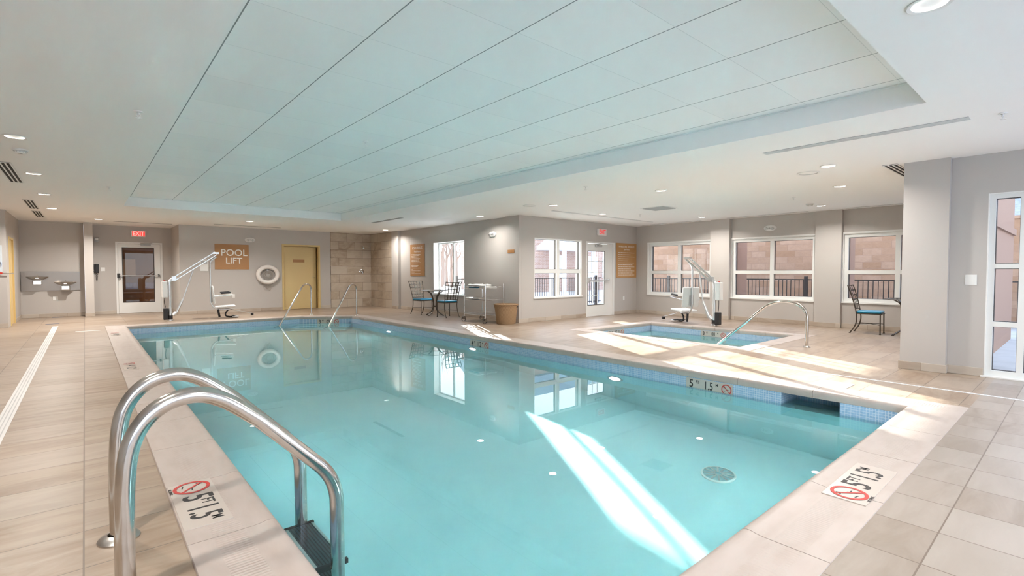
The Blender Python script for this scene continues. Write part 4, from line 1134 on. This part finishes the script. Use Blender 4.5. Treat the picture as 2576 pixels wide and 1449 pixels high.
# main drain, wall inlets, underwater lights
t = thing('main_drain', 'round slotted drain cover on the pool floor at lower right', 'pool drain', (4.86, 2.42, -1.70))
MB().lathe([(.17, -.02), (.17, .012), (.15, .022)], n=32).build('drain_rim', M['plastic_w'], t, smooth=True)
b = MB()
for k in range(12): a = 2 * PI * k / 12; b.bar((.03 * math.cos(a), .03 * math.sin(a), .026), (.145 * math.cos(a), .145 * math.sin(a), .026), .018, .006)
b.build('drain_ribs', M['plastic_g'], t)
def pool_lamp(loc, n, label, e):
    t = thing('pool_light', label, 'underwater light', (0, 0, 0), 0, 'underwater wall lights')
    mt = facing(n, loc)
    MB().lathe([(.10, .0005), (.14, .0005), (.14, .012), (.10, .016)], n=32, ring=True).xform(mt).build('light_rim', M['steel2'], t, smooth=True)
    MB().lathe([(.10, .001), (.098, .010)], n=32).xform(mt).build('light_lens', M['pool_lens'], t, smooth=True)
    l = bpy.data.lights.new('lamp', 'AREA'); l.shape = 'DISK'; l.size = .2; l.energy = e; l.color = (.93, .97, 1)
    lo = bpy.data.objects.new('lamp', l); COL.objects.link(lo); lo.parent = t; lo.matrix_world = mt @ Matrix.Translation((0, 0, .02))
M['pool_lens'] = mat('pool_light_lens', (1, 1, 1), .3, emit=(.9, .95, 1), estr=4.)
pool_lamp((6.0, 11.9, -.60), (-1, 0, 0), 'round underwater light glowing in the right pool wall near the far end', POOL_E)
for loc, n in (((6.0, 8.2, -.62), (-1, 0, 0)), ((6.0, 4.6, -.62), (-1, 0, 0)), ((2.2, 1.12, -.62), (0, 1, 0)), ((4.4, 1.12, -.62), (0, 1, 0)), ((.74, 5.2, -.62), (1, 0, 0)), ((.74, 9.5, -.62), (1, 0, 0))):  # unseen lamps added to brighten the pool water
    pool_lamp(loc, n, 'unseen underwater light added to brighten the pool, low in the wall below the coping', POOL_E)
pool_lamp((9.8, SY0, -.6), (0, 1, 0), 'unseen underwater light added in the near wall of the small spa', POOL_E * .35)  # unseen lamp added to light the spa water
# ---------------------------------------------------------------- outside
def block_mat(name, c1, c2, jc, ax, sa, sb, bump=.02):
    m = mat(name, c1, .9); g = NT(m)
    ge = g.n('ShaderNodeNewGeometry'); sp = g.n('ShaderNodeSeparateXYZ'); g.l(ge.outputs['Position'], sp.inputs[0])
    j, rnd, d = grid(g, sp.outputs[ax], sp.outputs[2], sa, sb, 0., 0., .006, .5)
    n = g.n('ShaderNodeTexNoise'); n.inputs['Scale'].default_value = 9; n.inputs['Detail'].default_value = 6; g.l(ge.outputs['Position'], n.inputs['Vector'])
    c = g.mix(rnd, c1, c2); c = g.mix(g.math('MULTIPLY', n.outputs['Fac'], .5), c, tuple(q * .6 for q in c1)); c = g.mix(j, c, jc)
    g.l(c, g.b.inputs['Base Color'])
    bp = g.n('ShaderNodeBump'); bp.inputs['Strength'].default_value = .8; bp.inputs['Distance'].default_value = bump
    g.l(g.math('SUBTRACT', n.outputs['Fac'], j), bp.inputs['Height']); g.l(bp.outputs[0], g.b.inputs['Normal'])
    return m
M['block'] = block_mat('split_face_block', (.40, .23, .135), (.52, .335, .23), (.36, .22, .15), 1, .46, .20)
M['brick'] = block_mat('pale_brick', (.44, .27, .20), (.52, .36, .29), (.60, .52, .47), 0, .24, .08, .004)
M['snow'] = mat('pale_ground', (.70, .71, .74), .9, bump=(2, .5, .05))
M['bark'] = mat('winter_bark', (.24, .18, .14), .9)
M['shingle'] = mat('grey_shingle', (.24, .25, .28), .9, noise=(7, .8, (.36, .37, .40)))
for q in ((8.78, 17.4, -8, 1.1), (13.75, 17.4, 1.1, 9.8), (8.78, 17.4, 9.8, 13.6)): struct(MB().box(q[0], q[1], q[2], q[3], -.15, -.02).build('ground', M['concrete']))
for q in ((8.8, 90, 13.61, 110), (-60, 8.79, 22.3, 110), (17.61, 90, -40, 13.6), (-60, 8.77, -40, -2.31), (-60, -3.6, -2.3, 22.29)): struct(MB().box(*q, -.2, -.03).build('ground', M['snow']))
t = thing('retaining_wall', 'tan split-face block retaining wall behind the black fence', 'wall', (17.4, 0, 0))
MB().box(0, .2, -9, 13.6, -.1, 2.62).build('block_face', M['block'], t); MB().box(-.03, .23, -9, 13.6, 2.621, 2.70).build('cap_course', M['block'], t)
b = MB(); b.box(8.76, 13.9, .985, 1.24, -.02, 3.2); struct(b.build('wall_outer', M['stucco']))
struct(MB().box(8.765, 13.92, .95, .984, 2.02, 2.14).build('trim_5', M['stucco']))
for y0, y1 in ((9.76, 10.3), (6.45, 6.93), (3.80, 4.29)): struct(MB().box(SX + .245, SX + 1.05, y0, y1, -.02, 3.2).build('wall_outer', M['stucco']))
def fence(x, y, rz, L, label):
    t = thing('metal_fence', label, 'fence', (x, y, -.02), rz, 'black picket fences')
    n = int(L / .115); b = MB()
    b.bar((0, 0, 1.10), (L, 0, 1.10), .035, .035); b.bar((0, 0, .14), (L, 0, .14), .03, .03)
    for k in range(1, n): b.bar((k * L / n, 0, .06), (k * L / n, 0, 1.09), .018, .018)
    b.build('picket_panel', M['bronze'], t)
    for k in range(int(L / 2.3) + 1): MB().box(k * 2.3 - .045, k * 2.3 + .045, -.045, .045, 0, 1.20, bev=.006).build('fence_post', M['bronze'], t)
fence(16.3, -6, R(90), 18.4, 'black picket fence in front of the tan block wall, seen through the bay windows')
fence(9.0, 13.2, 0, 7.2, 'black picket fence seen through the window and glazed door of the back bay wall')
# pale brick house with white trim
t = thing('brick_house', 'pale brick building with white gable and columns seen through the back bay window', 'building', (22.3, 24, -.03))
MB().box(0, 14, 0, 8, 0, 5.2).build('house_wall', M['brick'], t)
b = MB(); b.prism([(-.4, 5.2), (8.4, 5.2), (4.0, 8.0)], -.4, 14.4, axis='x'); b.build('roof', M['shingle'], t)
b = MB(); b.prism([(.6, 3.1), (5.2, 3.1), (2.9, 4.6)], -1.3, -.001, axis='y'); b.box(.5, 5.3, -1.4, -.001, 2.8, 3.1); b.build('gable_porch', M['white'], t)
for x in (.8, 2.0, 3.8, 5.0): MB().lathe([(.16, 0), (.13, .1), (.11, 2.7), (.16, 2.8)], c=(x, -1.1, 0), n=16).build('column', M['white'], t, smooth=True)
for x in (2.5, 6.2, 7.9, 9.6, 11.5):
    w = MB().box(x - .55, x + .55, -.05, -.001, .9, 2.5).build('house_window', M['white'], t)
    b = MB()
    for i in (-1, 1):
        for z in (1.0, 1.75): b.box(x + i * .26 - .21, x + i * .26 + .21, -.06, -.051, z, z + .65)
    b.build('pane', M['plastic_b'], w)
t = thing('grey_roof_house', 'building with a grey shingle roof rising above the block wall at right', 'building', (22, -14, -.03))
MB().box(0, 8, 0, 16, 0, 2.9).build('house_wall', M['stucco'], t); MB().prism([(-.5, 2.9), (8.5, 2.9), (4, 5.6)], -.5, 16.5, axis='y').build('roof', M['shingle'], t)
# bare trees
def tree(x, y, h, seed, label):
    rnd = random.Random(seed); t = thing('bare_tree', label, 'tree', (x, y, -.03), 0, 'leafless winter trees')
    tr, br = MB(), MB()
    def grow(p, d, L, r, lev):
        q = p + d * L; (tr if lev == 0 else br).tube([p, (p + q) / 2 + Vector((rnd.uniform(-1, 1), rnd.uniform(-1, 1), 0)) * L * .04, q], [r, r * .8, r * .62], 6 if lev < 2 else 3)
        if lev >= 4: return
        for k in range(rnd.choice((3, 4)) if lev < 3 else 3):
            a = rnd.uniform(0, 2 * PI); s = rnd.uniform(.35, .75); e = (d + Vector((math.cos(a) * s, math.sin(a) * s, rnd.uniform(-.05, .25)))).normalized()
            grow(p + d * L * rnd.uniform(.55, 1.), e, L * rnd.uniform(.55, .78), r * .52, lev + 1)
    grow(Vector((0, 0, 0)), Vector((0, 0, 1)), h * .36, h * .02, 0)
    tr.build('trunk', M['bark'], t, smooth=True); br.build('branches', M['bark'], t, smooth=True)
k = 0
for (x, y, h) in ((25.0, 39, 9), (29, 45, 11), (27.2, 41.5, 9), (34.5, 50.5, 11), (24.4, 36.5, 7.5), (38, 57, 12)):
    k += 1; tree(x, y, h, k, 'leafless tree seen through the tall window of the long wall')
for (x, y, h) in ((28.6, 19.5, 6), (40, 27, 9)):
    k += 1; tree(x, y, h, k, 'leafless tree beside the pale brick building')
# ---------------------------------------------------------------- camera, sun, sky
f_px = 1248.735
cam = bpy.data.cameras.new('camera'); co = bpy.data.objects.new('camera', cam); COL.objects.link(co)
cam.sensor_width = 36.; cam.lens = 36. * f_px / 2576.; cam.clip_start = .05; cam.clip_end = 300
yaw, pitch = R(40.71), R(1.812)
fwd = Vector((math.sin(yaw) * math.cos(pitch), math.cos(yaw) * math.cos(pitch), -math.sin(pitch)))
co.location = (0, 0, 1.30); co.rotation_euler = fwd.to_track_quat('-Z', 'Y').to_euler()
S.camera = co

sun = bpy.data.lights.new('sun', 'SUN'); so = bpy.data.objects.new('sun', sun); COL.objects.link(so)
az = Vector((-.4305, -.9026, 0)); el = R(12.7)
sd = Vector((az.x * math.cos(el), az.y * math.cos(el), -math.sin(el)))
so.rotation_euler = sd.to_track_quat('-Z', 'Y').to_euler(); so.location = (20, 40, 15)
sun.energy = SUN_E; sun.color = (1, .97, .93); sun.angle = R(.53); sun.cycles.is_caustics_light = True

W = bpy.data.worlds.new('sky'); S.world = W; W.use_nodes = True; wt = W.node_tree
bg = wt.nodes['Background']
tc = wt.nodes.new('ShaderNodeTexCoord'); sp = wt.nodes.new('ShaderNodeSeparateXYZ'); wt.links.new(tc.outputs['Generated'], sp.inputs[0])
cr = wt.nodes.new('ShaderNodeValToRGB'); wt.links.new(sp.outputs[2], cr.inputs[0])
cr.color_ramp.elements[0].position = .0; cr.color_ramp.elements[0].color = (.93, .95, 1, 1)
cr.color_ramp.elements[1].position = .6; cr.color_ramp.elements[1].color = (.50, .66, .95, 1)
wt.links.new(cr.outputs[0], bg.inputs[0]); bg.inputs[1].default_value = SKY_E

S.view_settings.view_transform = 'Standard'; S.view_settings.look = 'None'
S.view_settings.gamma = 1; S.view_settings.use_curve_mapping = False
S.view_settings.exposure = EXPO
c = S.cycles
c.max_bounces = 12; c.diffuse_bounces = 5; c.glossy_bounces = 5; c.transmission_bounces = 8; c.transparent_max_bounces = 16; c.volume_bounces = 0
c.sample_clamp_indirect = CLAMP; c.use_denoising = True
try:
    c.denoiser = 'OPENIMAGEDENOISE'; c.denoising_input_passes = 'RGB_ALBEDO_NORMAL'
except Exception: pass
c.use_adaptive_sampling = True; c.adaptive_threshold = .015
c.caustics_refractive = True; c.caustics_reflective = False; c.blur_glossy = .5
